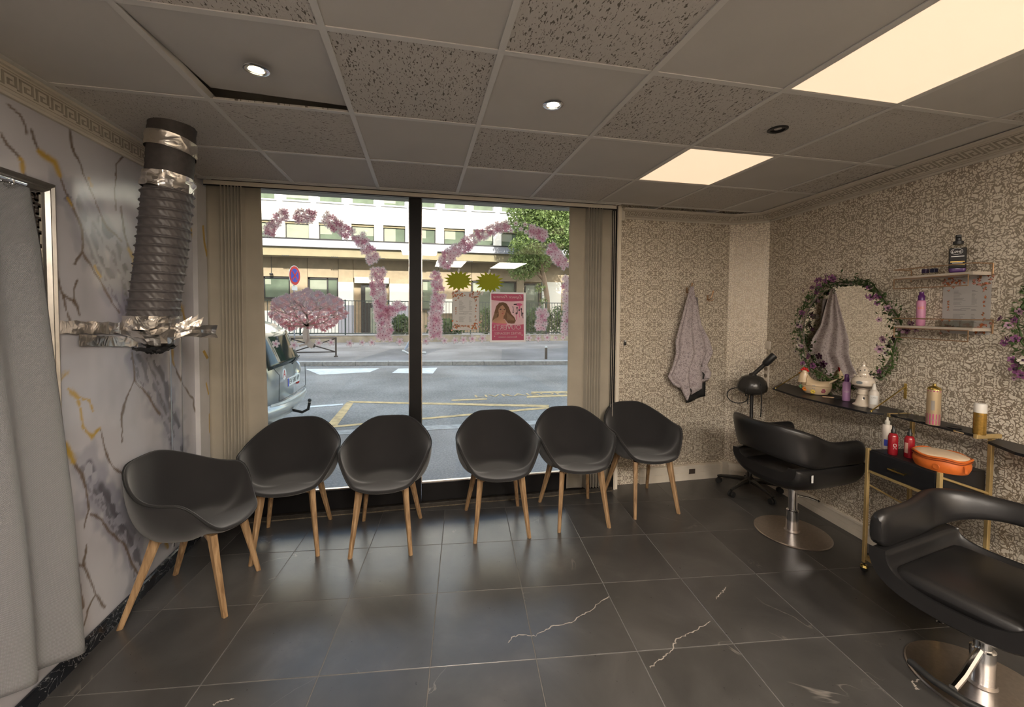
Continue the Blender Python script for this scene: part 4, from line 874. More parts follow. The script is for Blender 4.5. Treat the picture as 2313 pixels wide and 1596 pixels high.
# ---------------------------------------------------------------- hairdressing chairs
def leather():
    m,t,b=nt('black_leather'); tc=N(t,'TexCoord'); v=N(t,'TexVoronoi',i_Scale=320.0); L(t,tc.outputs['Object'],v.inputs['Vector']); n=N(t,'TexNoise',i_Scale=5.0); L(t,tc.outputs['Object'],n.inputs['Vector'])
    rp=ramp(t,n.outputs[0],[(.3,(.011,.0105,.011)),(.7,(.019,.018,.018))]); L(t,rp.outputs[0],b.inputs['Base Color']); setp(b,r=.36,s=.55); bump(t,b,v.outputs[0],.08,.001); return m
M['leather']=leather(); M['leather_gap']=mat('shadow_lining',(.006,.006,.006),.8)
def make_salon_chair(zf=.685,rise=.165,gap=.10,lift=0):
    r=thing('salon_chair','x','chair')
    hw,hd=.285,.28
    # seat shell: thick U-shaped cross-section swept from back to front, floor of the U is the seat
    def ush(x,sc,zl,off):
        # points across y for the outer/inner profile
        P=[]; n=18; zt=.545
        for k in range(n+1):
            t=(-1+2*k/n)*PI/2; y=math.copysign(abs(math.sin(t))**(2/2.7),t)*(hw-off)*sc; P.append(Vector((x,y,zt-(zt-zl-off)*abs(math.cos(t))**(2/2.7)+lift)))
        return P
    mb=MB(); secs=[(-.30,.90,.42),(-.285,.97,.375),(-.22,1,.345),(-.05,1,.33),(.12,1,.33),(.25,1,.335),(.285,.99,.345),(.30,.97,.36)]
    vs=[]; n=18; rows=[]
    for i,(x,s,z) in enumerate(secs):
        e=(i in(0,len(secs)-1)); o=ush(x,s,z,.0); q=ush(x,s,z,.075 if not e else .065); rows.append(o+q[::-1])
    m=len(rows[0]); 
    for rw in rows: vs+=rw
    fs=[(i*m+k,i*m+(k+1)%m,(i+1)*m+(k+1)%m,(i+1)*m+k) for i in range(len(rows)-1) for k in range(m)]
    for base,fl_ in((0,True),((len(rows)-1)*m,False)):
        for k in range(n): f=(base+k,base+k+1,base+m-2-k,base+m-1-k); fs.append(f if fl_ else f[::-1])
    mb.add(vs,fs); sh=mb.obj('seat_shell',M['leather'],r,True,60); modsub(sh,2)
    mb=MB(); mb.rbox((0.0,0,.44+lift),(.55,.42,.085),.042); o=mb.obj('seat_cushion',M['leather'],r,True,60)
    # arm and back band: U in plan, rising to the back
    def plan(t): # t -1..1 from one arm front to the other, around the back
        a=abs(t); 
        if a>.45: 
            k=(a-.45)/.55; return Vector((-.14+k*(.30+.14),math.copysign(hw-.03,t),0)),k
        ang=a/.45*PI/2; return Vector((-.14-math.cos(ang)*.175,math.copysign(math.sin(ang)*(hw-.03),t),0)),0
    mb=MB(); NN=41; rows=[]
    for i in range(NN):
        t=-1+2*i/(NN-1); p,k=plan(t); t2=t+1e-3; p2,_=plan(min(1,t2)) if t<1 else plan(1); p1,_=plan(max(-1,t-1e-3))
        d=(p2-p1).normalized(); nrm=Vector((d.y,-d.x,0)) # outward
        if nrm.dot(Vector((p.x+.0,p.y,0)))<0: nrm=-nrm
        back=1-sst(.15,.72,abs(t)); zt=zf+rise*back; zb=.540+gap*back*sst(0,1,1-abs(t)/.5 if abs(t)<.5 else 0); lean=.085*back
        w=.036-.006*back; sh_=1 if abs(t)<.98 else .75
        prof=[(-w,zb+.015),(-w*.6,zb),(w*.6,zb),(w,zb+.02),(w*1.05,(zb+zt)/2),(w*.9,zt-.035),(w*.45,zt-.006),(-w*.3,zt),(-w*.85,zt-.02),(-w,(zb+zt)/2)]
        cm=(zb+zt)/2
        rows.append([p+nrm*(a*sh_+lean*(z-.5)/.38)+Vector((0,0,cm+(z-cm)*sh_+lift)) for a,z in prof])
    m=len(rows[0]); vs=[q for rw in rows for q in rw]; fs=[(i*m+k,i*m+(k+1)%m,(i+1)*m+(k+1)%m,(i+1)*m+k) for i in range(NN-1) for k in range(m)]+[tuple(range(m-1,-1,-1)),tuple((NN-1)*m+k for k in range(m))]
    mb.add(vs,fs); bn=mb.obj('arm_and_back_band',M['leather'],r,True,60); modsub(bn,1)
    mb=MB(); mb.rbox((-.20,-.288,.49+lift),(.016,.002,.05),.001,n=1); mb.obj('woven_tag',M['sign_white'],r)
    mb=MB(); mb.lathe([(.029,.012),(.029,.34+lift)],n=24); mb.lathe([(.040,.012),(.040,.17),(.034,.175)],n=24); mb.obj('hydraulic_column',M['chrome'],r,True)
    mb=MB(); mb.lathe([(.24,0),(.242,.006),(.236,.011),(.12,.015),(.05,.018),(.045,.03),(.001,.03)],n=56); mb.obj('disc_base',M['brushed'],r,True,30)
    mb=MB(); mb.tube([(0,0,.285),(.08,-.05,.275),(.12,-.085,.262)],.008,8); mb.lathe([(.001,-.01),(.012,0),(.001,.01)],(.13,-.09,.26),10); mb.box((0,0,.325+lift),(.18,.16,.03)); mb.obj('pump_lever',M['chrome'],r,True)
    return r
s1=make_salon_chair(.705,.125,.06,.045); s2=make_salon_chair(.712,.03,.10)
s1.location=(2.69,2.47,0); s1.rotation_euler=(0,0,math.radians(4)); tag(s1,'black leather salon chair by the round mirror, turned with its back to the viewer','chair','black salon chairs')
s2.location=(2.40,1.27,0); s2.rotation_euler=(0,0,math.radians(190)); tag(s2,'large black leather salon chair in the foreground, cut by the right edge','chair','black salon chairs')
ft=MB(); ft.tube([(.03,0,.17),(.16,.0,.10),(.24,0,.075)],.014,8); fo=ft.obj('footrest_arm',M['chrome'],s2,True)
ft=MB(); ft.tube([(.24,-.14,.075),(.265,-.05,.07),(.265,.05,.07),(.24,.14,.075)],.014,10); ft.obj('footrest_bar',M['black_plastic'],s2,True)
# ---------------------------------------------------------------- dryer stand
dz=thing('hair_dryer_stand','dark grey wheeled salon heat lamp stand behind the far salon chair','hair dryer',(2.92,3.12,0),math.radians(-40))
M['dark_grey']=mat('dark_grey_plastic',(.035,.033,.03),.25,0,.1,20)
for k in range(5):
    a=2*PI*k/5+.35; c_,s_=math.cos(a),math.sin(a); mb=MB()
    mb.tube([(0,0,.105),(.10*c_,.10*s_,.10),(.24*c_,.24*s_,.075),(.265*c_,.265*s_,.065)],[.024,.02,.014,.012],8); lg=mb.obj('star_leg',M['dark_grey'],dz,True)
    mb=MB(); 
    for o_ in(-.014,.014): mb.lathe([(.001,-.008),(.024,-.008),(.026,0),(.024,.008),(.001,.008)],(.255*c_-s_*o_,.255*s_+c_*o_,.028),14,rot=Matrix.Rotation(a,3,'Z')@Matrix.Rotation(PI/2,3,'X'))
    mb.obj('castor',M['rubber'],lg,True)
mb=MB(); mb.lathe([(.04,.09),(.04,.12),(.02,.14),(.02,.55),(.014,.56),(.014,.93)],n=16); mb.obj('pole',M['black_metal'],dz,True)
mb=MB(); mb.lathe([(.012,-.075),(.085,-.06),(.118,-.03),(.122,.0),(.112,.045),(.085,.085),(.045,.105),(.001,.11)],(0,0,.955),28,sx=1.0,sy=.9); mb.obj('bowl_head',M['dark_grey'],dz,True,60)
mb=MB(); mb.tube([(-.01,0,1.02),(.0,-.01,1.06),(.02,-.02,1.075)],[.03,.03,.02],10); mb.tube([(.0,-.01,1.06),(.09,-.02,1.165)],.017,10); mb.obj('neck',M['dark_grey'],dz,True)
mb=MB(); mb.tube([(.085,-.02,1.16),(.095,-.02,1.172),(.155,-.022,1.245),(.162,-.022,1.252)],[.020,.029,.031,.026],12); mb.obj('grip',M['black_plastic'],dz,True)
mb=MB(); pts=[]
for k in range(26):
    a=k/25*2*PI; pts.append((-.11+.085*math.cos(a)*1,.02,.86+.07*math.sin(a)))
mb.tube([(-.01,0,1.05),(-.04,-.08,1.0),(-.05,-.10,.93),(-.05,-.06,.88)]+pts+[(-.03,-.02,.80)],.0045,6); mb.tube([(.02,-.03,1.07),(.06,-.09,1.0),(.07,-.08,.86),(.07,-.04,.70)],.0045,6); mb.obj('cable',M['rubber'],dz,True)
# ---------------------------------------------------------------- things on the right wall
RWZ=math.atan2(-1,-RS)
WN=Vector((-1,RS,0)).normalized()
def onwall(u,v,off=0.0):
    p=onplane(u,v,(3.24-off*1.0055,YW),(1,-RS)); return p
# round mirror
mr=thing('round_mirror','round wall mirror framed by a flower garland above the hen dish','mirror',onwall(1912,752,.0),RWZ)
mc=mr.location.copy(); MRD=.375
mb=MB(); mb.lathe([(.001,0),(MRD-.01,0),(MRD-.004,.003)],(0,-.016,0),64,rot=Matrix.Rotation(PI/2,3,'X'),cap=False); mb.obj('mirror_glass',M['mirror'],mr)
mb=MB(); mb.lathe([(MRD,-.015),(MRD,.0),(MRD-.006,.004),(MRD-.012,.0)],(0,-.015,0),64,rot=Matrix.Rotation(PI/2,3,'X'),cap=False); mb.obj('bevelled_rim',M['brushed'],mr,True)
M['g_leaf']=leafmat('garland_leaf',(.07,.12,.035)); M['g_white']=mat('cream_petal',(.62,.56,.48),.6); M['g_purple']=mat('purple_petal',(.20,.06,.17),.6); M['g_pink']=mat('mauve_petal',(.42,.25,.34),.6); M['g_dark']=mat('pansy_eye',(.05,.02,.05),.6)
def pansy(m):
    mb=MB(); 
    for k in range(5):
        a=2*PI*k/5+.3; c_,s_=math.cos(a),math.sin(a); pts=[(0,0,0)]
        for w_,r_ in((-.55,.012),(-.42,.019),(0,.022),(.42,.019),(.55,.012)): pts.append((r_*math.cos(a+w_),-.003-.003*(k%2),r_*math.sin(a+w_)))
        mb.poly(pts,0)
    mb.lathe([(.0065,0),(.001,.003)],(0,-.006,0),8,mi=1,rot=Matrix.Rotation(PI/2,3,'X'),cap=False); return mb.mesh('flower',[m,M['g_dark']])
PM=[pansy(M['g_white']),pansy(M['g_purple']),pansy(M['g_pink'])]
def garland(loc,label,R,arc,seed,dens=1.0):
    r=thing('flower_garland',label,'garland',loc,RWZ,'artificial flower garlands round the wall mirrors'); rr=random.Random(seed)
    P=[]; n=90
    for k in range(n): 
        a=arc[0]+(arc[1]-arc[0])*k/(n-1); q=R+.018*math.sin(a*7)+rr.uniform(-.006,.006); P.append(Vector((q*math.cos(a),-.030+.008*math.sin(a*9),q*math.sin(a))))
    mb=MB(); mb.tube(P,.0045,6); mb.obj('vine',M['g_leaf'],r,True)
    mb=MB()
    for k in range(int(1000*dens)):
        a=rr.uniform(*arc); w=.35+.65*abs(math.sin(a*2.3+.7)); q=R+rr.gauss(0,.028*w); c=Vector((q*math.cos(a),-.03-rr.random()*.045,q*math.sin(a)))
        d=Vector((rr.gauss(0,1),rr.gauss(0,.6),rr.gauss(0,1))).normalized(); s=d.cross(Vector((rr.gauss(0,1),rr.gauss(0,1),rr.gauss(0,1)))).normalized(); l=rr.uniform(.009,.019); mb.add([c-d*l,c+s*l*.42,c+d*l,c-s*l*.42],[(0,1,2,3)])
    o=mb.obj('leaves',M['g_leaf'],r); o['kind']='stuff'
    def fl(a,q,m,s=1.0,y=-.06):
        o=mkobj('flower',PM[m],r,(q*math.cos(a),y,q*math.sin(a))); o.rotation_euler=(rr.uniform(-.6,.6),rr.uniform(-3,3),rr.uniform(-.6,.6)); o.scale=(s,)*3
    return r,fl,rr
gr,fl,rr=garland(mc,'artificial pansy and leaf garland around the whole round mirror',.395,(0,2*PI*.999),4)
D=math.radians
for lo,hi,n,ms,q0 in((95,140,13,(1,1,2),.42),(20,60,10,(1,2,1),.36),(3,12,5,(2,1,2),.50),(-20,-2,7,(0,0,2),.34),(-62,-35,8,(0,0,1),.40),(150,178,9,(0,1,2),.37),(190,215,9,(0,0,2),.40),(216,240,7,(0,0,1),.38),(-85,-66,3,(0,0,1),.40)):
    for k in range(n): fl(D(rr.uniform(lo,hi)),q0+rr.gauss(0,.025),rr.choice(ms),rr.uniform(.8,1.35))
c2=onwall(2312,742,.0)+Vector((RS,1,0)).normalized()*(-.40)
mr2=thing('round_mirror','round wall mirror beyond the right edge, only its garland shows','mirror',c2,RWZ)
mb=MB(); mb.lathe([(.001,0),(MRD-.01,0),(MRD-.004,.003)],(0,-.016,0),64,rot=Matrix.Rotation(PI/2,3,'X'),cap=False); mb.obj('mirror_glass',M['mirror'],mr2)
mb=MB(); mb.lathe([(MRD,-.015),(MRD,.0),(MRD-.006,.004)],(0,-.015,0),64,rot=Matrix.Rotation(PI/2,3,'X'),cap=False); mb.obj('bevelled_rim',M['brushed'],mr2,True)
gr2,fl,rr=garland(c2,'tip of a second purple flower garland at the right edge of the photo',.40,(0,2*PI*.999),9,.9)
for k in range(14): fl(D(rr.uniform(165,215)),.41+rr.gauss(0,.03),rr.choice((1,1,2)),rr.uniform(.6,.95))
for k in range(14): fl(D(rr.uniform(0,360)),.40+rr.gauss(0,.03),rr.choice((0,1,2)),rr.uniform(.9,1.4))
# black glass ledge under the mirror, with brass wall braces
LZ=.990
M['ledge']=mat('black_glass_ledge',(.012,.012,.014),.35,0,s=.3)
le=thing('glass_ledge','black glass ledge with a clipped corner under the round mirror','shelf',(0,0,LZ))
def F(u,v,z=LZ): p=atz(u,v,z); return (p.x,p.y)
lp=[(xr(3.02),3.02),(xr(3.02)-.02,3.02)]+[F(1800,893),F(1950,928),F(2008,934),(xr(2.09)-.01,2.09)]
lp=[(xr(3.09),3.09),F(1745,876),F(1800,894),F(1880,913),F(1958,930),F(2008,934),(xr(2.06),2.06)]
mb=MB(); mb.prism(lp[::-1],lambda a,c,h:(a,c,-.012+h),.012); mb.obj('slab',M['ledge'],le)
def brace(u,v,parent,zt=.16,lz=LZ):
    q=atz(u,v,lz); w=Vector((xr(q.y),q.y,0)); base=Vector((q.x,q.y,0))
    s=-WN; t_=base+s*((w-base).dot(s)-.004)
    mb=MB(); mb.tube([base+Vector((0,0,.004)),t_+Vector((0,0,zt))],.004,8); mb.lathe([(.001,-.016),(.007,-.016),(.007,.008),(.001,.008)],base+Vector((0,0,0)),10); mb.box(t_+Vector((0,0,zt-.03)),(.006,.014,.10),Matrix.Rotation(RWZ+PI/2,3,'Z')); mb.obj('brass_brace',M['brass'],parent,True)
brace(1752,877,le); brace(1968,929,le)
# hen-shaped lidded dish
def loc(u,v,z): return atz(u,v,z)
def hollow(): pass
M['orange']=mat('orange_glaze',(.75,.25,.03),.2); M['red_glaze']=mat('red_glaze',(.55,.02,.02),.2); M['yellow']=mat('yellow_glaze',(.75,.55,.08),.25); M['green_glaze']=mat('green_glaze',(.12,.25,.12),.3); M['plum_glaze']=mat('plum_glaze',(.30,.06,.10),.3); M['grey_glaze']=mat('grey_glaze',(.22,.24,.25),.3); M['hen']=mat('cream_glaze',(.72,.56,.36),.2,0,.05,10,co=.4)
def facecam(p): return math.atan2(p[1],p[0])-PI/2
hen=thing('hen_dish','cream ceramic hen dish with a red comb and painted flowers','dish',loc(1855,889,LZ)+WN*.045,facecam(loc(1855,889,LZ))-.22); hen.scale=(1.12,1.12,1.12)
mb=MB(); mb.lathe([(.045,0),(.062,.004),(.078,.03),(.084,.058),(.080,.060)],n=28,sx=1.05,sy=.72); mb.obj('bowl',M['hen'],hen,True)
mb=MB(); 
def henbody(u,v):
    x=-.088+.176*u; a=2*PI*v; w=.058*math.sqrt(max(0,1-((u-.5)/.5)**2))**.6
    top=.062+.060*math.exp(-((u-.12)/.15)**2)+.042*math.sin(PI*min(1,u*.9+.1))+.028*math.exp(-((u-1.0)/.22)**2)-.012*math.exp(-((u-.55)/.2)**2)
    return (x,w*math.cos(a)*(.45 if u<.2 else 1)*(1-.4*max(0,math.sin(a))*(1 if u<.3 else .4)),.062+(top-.060)*max(0,math.sin(a)))
mb.grid(henbody,22,25); mb.obj('lid_body',M['hen'],hen,True)
mb=MB(); mb.tube([(-.070,0,.075),(-.073,0,.115),(-.070,0,.14)],[.040,.029,.022],12); mb.lathe([(.001,-.018),(.015,-.012),(.019,0),(.014,.014),(.001,.019)],(-.070,0,.142),14); mb.obj('neck_and_head',M['hen'],hen,True)
mb=MB(); mb.tube([(-.094,0,.138),(-.106,0,.133)],[.006,.001],6); mb.obj('beak',M['orange'],hen,True)
mb=MB()
for k,(x,z,s) in enumerate(((-.085,.160,.010),(-.074,.168,.012),(-.060,.166,.011),(-.050,.156,.008))): mb.lathe([(.001,-s),(s*.8,-s*.5),(s,0),(s*.8,s*.5),(.001,s)],(x,0,z),8,sy=.5)
mb.lathe([(.001,-.012),(.008,-.004),(.005,.008),(.001,.01)],(-.092,0,.118),8); mb.obj('comb',M['red_glaze'],hen,True)
mb=MB(); mb.tube([(.06,0,.075),(.09,0,.10),(.125,0,.125)],[.028,.018,.004],10,sy=.5); mb.obj('tail',M['hen'],hen,True)
for x,z,m in((-.055,.034,'orange'),(-.005,.022,'yellow'),(.05,.034,'plum_glaze'),(-.078,.045,'green_glaze'),(.0,.052,'grey_glaze')):
    for sd in(-1,1):
        mb=MB(); yy=sd*(.055*math.sqrt(max(.05,1-(x/.09)**2))+.0015)
        for k in range(6): a=2*PI*k/6; mb.lathe([(.001,-.002),(.0065,0),(.001,.002)],(x+.009*math.cos(a),yy,z+.009*math.sin(a)),8,rot=Matrix.Rotation(PI/2,3,'X'))
        mb.obj('painted_flower',M[m],hen,True)
def bottle(name,label,cat,p,prof,m,cap=None,capm=None,cprof=None,rz=0,group=None,lean=None,lab=None):
    r=thing(name,label,cat,p,rz,group)
    if lean: r.rotation_euler=lean
    mb=MB(); mb.lathe([(.0005,0)]+prof,n=24); mb.obj('body',m,r,True,50)
    if cprof: mb=MB(); mb.lathe(cprof,n=20); mb.obj(cap or 'cap',capm,r,True,50)
    return r
def label_band(r,rad,z0,z1,m,ang=1.6,name='printed_label',c0=None):
    mb=MB(); c0=-PI/2 if c0 is None else c0; n=14
    mb.add([(math.cos(c0+ang*(k/n-.5)*2)*rad,math.sin(c0+ang*(k/n-.5)*2)*rad,z) for z in(z0,z1) for k in range(n+1)],[(k,k+1,n+2+k,n+1+k) for k in range(n)]); return mb.obj(name,m,r,True)
def facecam(p): return math.atan2(p[1],p[0])-PI/2   # yaw that turns local -y to the viewer's place in the room
def btext(r,s,size,rad,z,m,ww=None):
    def f(a,c): t=a/rad; return (math.sin(t)*rad,-math.cos(t)*rad,z+c)
    return text_mesh(s,size,f,'lettering',m,r,ww=ww)
M['lilac']=mat('lilac_plastic',(.48,.27,.50),.35); M['violet']=mat('violet_cap',(.10,.02,.14),.3); M['white_b']=mat('white_bottle',(.68,.62,.55),.35); M['ink']=mat('dark_ink',(.03,.03,.035),.6); M['grey_ink']=mat('grey_ink',(.25,.24,.24),.7)
p=loc(1911,905,LZ); b1=bottle('spray_bottle','slim lilac spray bottle with a violet cap beside the hen dish','bottle',p,[(.022,.002),(.0235,.01),(.0235,.128),(.019,.138),(.013,.142)],M['lilac'],'spray_cap',M['violet'],[(.014,.140),(.015,.162),(.013,.168),(.013,.188),(.008,.195),(.001,.195)],facecam(p)); btext(b1,'COLOR',.014,.0243,.07,M['white_b'],.03)
# ceramic perfume burner
M['porcelain']=mat('white_porcelain',(.68,.60,.50),.15,0,.03,10,co=.5)
p=loc(1948,916,LZ); pb=thing('porcelain_burner','tall white porcelain burner with a pierced lid and grey painted flower','ornament',p,facecam(p))
mb=MB(); mb.lathe([(.001,0),(.050,0),(.054,.008),(.050,.014),(.040,.022),(.030,.055),(.027,.075),(.034,.082),(.034,.088),(.028,.095),(.028,.115),(.040,.124),(.046,.128)],n=28,cap=False); mb.obj('stem_foot',M['porcelain'],pb,True)
mb=MB(); mb.lathe([(.001,.128),(.040,.130),(.060,.145),(.064,.165),(.060,.185),(.046,.200),(.044,.208)],n=28,cap=False); mb.obj('bowl',M['porcelain'],pb,True)
mb=MB()
for k in range(14): a=2*PI*k/14; mb.lathe([(.001,-.006),(.009,0),(.001,.007)],(.047*math.cos(a),.047*math.sin(a),.206),8)
mb.obj('frilled_rim',M['porcelain'],pb,True)
mb=MB(); mb.lathe([(.044,.206),(.030,.216),(.028,.224),(.034,.235),(.034,.250),(.022,.266),(.012,.272),(.010,.282),(.014,.288),(.008,.296),(.003,.306),(.001,.310)],n=24,cap=False); mb.obj('pierced_lid',M['porcelain'],pb,True)
mb=MB()
for k in range(9): a=2*PI*k/9; mb.lathe([(.001,-.001),(.0045,0),(.001,.001)],(.0343*math.cos(a),.0343*math.sin(a),.243+.007*(k%2)),8,rot=Matrix.Rotation(a,3,'Z')@Matrix.Rotation(PI/2,3,'Y'))
mb.lathe([(.001,-.001),(.0045,0),(.001,.001)],(0.006,-.0305,.055),8,rot=Matrix.Rotation(PI/2,3,'X'),sy=2.5); mb.obj('dark_opening',M['ink'],pb,True)
mb=MB(); mb.lathe([(.001,-.001),(.018,0),(.001,.001)],(-.02,-.061,.165),12,rot=Matrix.Rotation(-.3,3,'Z')@Matrix.Rotation(PI/2,3,'X'),sy=.6); mb.obj('painted_flower',M['grey_glaze'],pb,True)
p=loc(1973,922,LZ); b1=bottle('foam_bottle','pale translucent bottle with a nozzle at the front of the ledge','bottle',p,[(.026,.002),(.027,.01),(.027,.105),(.018,.122),(.014,.126)],M['white_b'],'nozzle',M['white_plastic'],[(.014,.124),(.012,.135),(.006,.165),(.001,.168)],facecam(p)); label_band(b1,.0275,.03,.09,M['sign_white'],.8); btext(b1,'CARE',.01,.0280,.075,M['grey_ink'])
# comb on the ledge
co=thing('comb','small dark comb with a pale wooden handle lying on the ledge','comb',loc(1882,899,LZ+.002),math.radians(-40)); mb=MB(); mb.rbox((.05,0,.004),(.10,.026,.006),.002,n=1); 
for k in range(16): mb.box((.008+k*.0058,-.018,.004),(.0025,.016,.003))
mb.obj('teeth',M['black_plastic'],co); mb=MB(); mb.rbox((-.03,0,.005),(.07,.022,.008),.004); mb.obj('handle',mat('pale_wood',(.5,.33,.2),.5),co)
# second ledge at the right edge with a tray
LZ2=.955
le2=thing('glass_ledge','black glass ledge cut by the right edge of the photo','shelf',(0,0,LZ2))
p1=atz(2232,996,LZ2); p2=atz(2330,1022,LZ2); d_=(p2-p1); lp=[(xr(1.56),1.56),(p1.x,p1.y),(p1.x-RS*.45,p1.y-.45),(xr(.75),.85)]
mb=MB(); mb.prism([(p1.x,p1.y+.0),(xr(p1.y+.02),p1.y+.02),(xr(.8),.8),(xr(.8)-.19,.8),(xr(1.42)-.19,1.42)],lambda a,c,h:(a,c,-.014+h),.014); mb.obj('slab',M['ledge'],le2)
ty=thing('metal_tray','small dark tray holding a shiny tool on the right ledge','tray',loc(2302,996,LZ2+.001),RWZ); mb=MB(); mb.rbox((0,0,.010),(.16,.10,.012),.005); mb.obj('tray_body',M['black_metal'],ty,True); mb=MB(); mb.tube([(-.05,-.01,.022),(.06,.01,.022)],.009,10); mb.obj('steel_tool',M['chrome'],ty,True)
# ---------------------------------------------------------------- floating shelves
M['marble_shelf']=mat('pale_marble_shelf',(.55,.48,.40),.3,0,.12,9)
def wshelf(label,u0,v0,u1,z):
    a=onwall(u0,v0,0); b_=onwall(u1,v0,0); ln=(Vector((a.x,a.y))-Vector((b_.x,b_.y))).length; r=thing('wall_shelf',label,'shelf',(a.x,a.y,z),RWZ,None)
    dp=.12
    mb=MB(); mb.b2((.01,-dp,-.018),(ln-.005,-.002,0)); o=mb.obj('shelf_board',M['marble_shelf'],r)
    w=.0032
    mb=MB(); mb.tube([(0,-.004,.045),(0,-.13,.045),(ln,-.13,.045),(ln,-.004,.045)],w,6); mb.tube([(ln,-.004,.045),(ln,-.004,-.03)],w*1.3,6); mb.tube([(0,-.004,.045),(0,-.004,-.03)],w,6); mb.obj('guard_rail',M['rose_wire'],r,True)
    mb=MB(); mb.tube([(0.0,-.125,-.015),(0,-.125,-.075),(ln-.02,-.125,-.075),(ln-.02,-.125,-.015)],w,6,closed=False); mb.tube([(0,-.125,-.015),(ln-.02,-.125,-.015)],w*.8,6); mb.obj('towel_bar',M['rose_wire'],r,True)
    return r,ln,dp
def wp(r,x,y,z=0): c,s=math.cos(RWZ),math.sin(RWZ); return Vector((r.location.x+x*c-y*s,r.location.y+x*s+y*c,r.location.z+z))
su,ln,dp=wshelf('upper marble and copper-wire wall shelf holding the black spray bottle',2060,614,2244,1.855)
sl,ln,dp=wshelf('lower marble and copper-wire wall shelf holding the pink bottle',2060,728,2244,1.548)
M['black_label']=mat('black_gold_label',(.010,.008,.008),.6); M['gold_ink']=mat('gold_ink',(.6,.4,.1),.3,.5); M['liquid']=mat('purple_liquid',(.12,.05,.22),.2); M['pink_b']=mat('pink_bottle',(.55,.24,.38),.35)
p=wp(su,ln-.115,-.065); sb=thing('large_spray_bottle','tall black-labelled spray bottle on the upper wall shelf','bottle',p,facecam(p))
mb=MB(); mb.rbox((0,0,.082),(.070,.045,.164),.012); mb.obj('body',M['clear'],sb,True); mb=MB(); mb.rbox((0,0,.022),(.066,.041,.036),.01); mb.obj('liquid',M['liquid'],sb,True)
mb=MB(); mb.rbox((0,0,.085),(.067,.0465,.115),.003,n=1); mb.obj('printed_label',M['black_label'],sb)
text_mesh('Love',.026,lambda a,c:(a-.006,-.0243,.122+c),'lettering',M['sign_white'],sb,font_shear=.3,ww=.036)
mb=MB(); mb.lathe([(.022,0),(.0235,0),(.0235,.0008),(.022,.0008)],(-.004,-.0237,.122),30,rot=Matrix.Rotation(PI/2,3,'X'),sy=.75,cap=False); mb.obj('oval_emblem',M['sign_white'],sb)
for z,w,m in((.092,.05,'sign_white'),(.062,.055,'gold_ink'),(.055,.04,'sign_white'),(.046,.055,'gold_ink')): mb=MB(); mb.b2((-w/2,-.0240,z),(w/2,-.0233,z+.004)); mb.obj('printed_line',M[m],sb)
mb=MB(); mb.lathe([(.021,.164),(.022,.180),(.012,.184),(.012,.200)],n=18); mb.rbox((0,-.004,.208),(.024,.036,.018),.005); mb.obj('spray_head',M['black_plastic'],sb,True)
for x,lab,m in((.125,'small violet pot with a square cap, left of its twin on the upper wall shelf',M['violet']),(.170,'small navy pot with a square cap, nearer the tall spray bottle',M['sign_blue'])):
    p=wp(su,x,-.06); r=thing('nail_polish',lab,'bottle',p,RWZ); mb=MB(); mb.rbox((0,0,.008),(.024,.024,.016),.003); mb.obj('bottle',M['clear'],r,True); mb=MB(); mb.rbox((0,0,.0275),(.026,.026,.024),.002,n=1); mb.obj('cap',mat('dark_square_cap',(.03,.012,.06) if x<.15 else (.01,.012,.05),.3),r)
p=wp(sl,.105,-.07); b1=bottle('pink_spray_bottle','pink spray bottle with a dark violet cap on the lower wall shelf','bottle',p,[(.020,.001),(.0215,.006),(.0215,.148),(.018,.155),(.014,.158)],M['pink_b'],'spray_cap',M['violet'],[(.016,.156),(.0165,.185),(.011,.190),(.011,.208),(.001,.210)],facecam(p)); btext(b1,'LISS',.022,.0222,.110,M['orange'],.028); btext(b1,'smooth',.009,.0222,.055,M['g_pink'])
p=wp(sl,.27,-.06,.001); r=thing('glass_tray','clear glass box on the lower wall shelf in front of the price list','tray',p,RWZ); mb=MB()
for a,c in(((-.06,-.045,0),(.06,.045,.004)),((-.06,-.045,0),(-.057,.045,.035)),((.057,-.045,0),(.06,.045,.035)),((-.06,-.045,0),(.06,-.042,.035)),((-.06,.042,0),(.06,.045,.035))): mb.b2(a,c)
mb.obj('glass_wall',M['clear'],r); mb=MB(); mb.b2((-.06,-.045,.035),(.06,.045,.038)); mb.obj('lid',M['clear'],r)
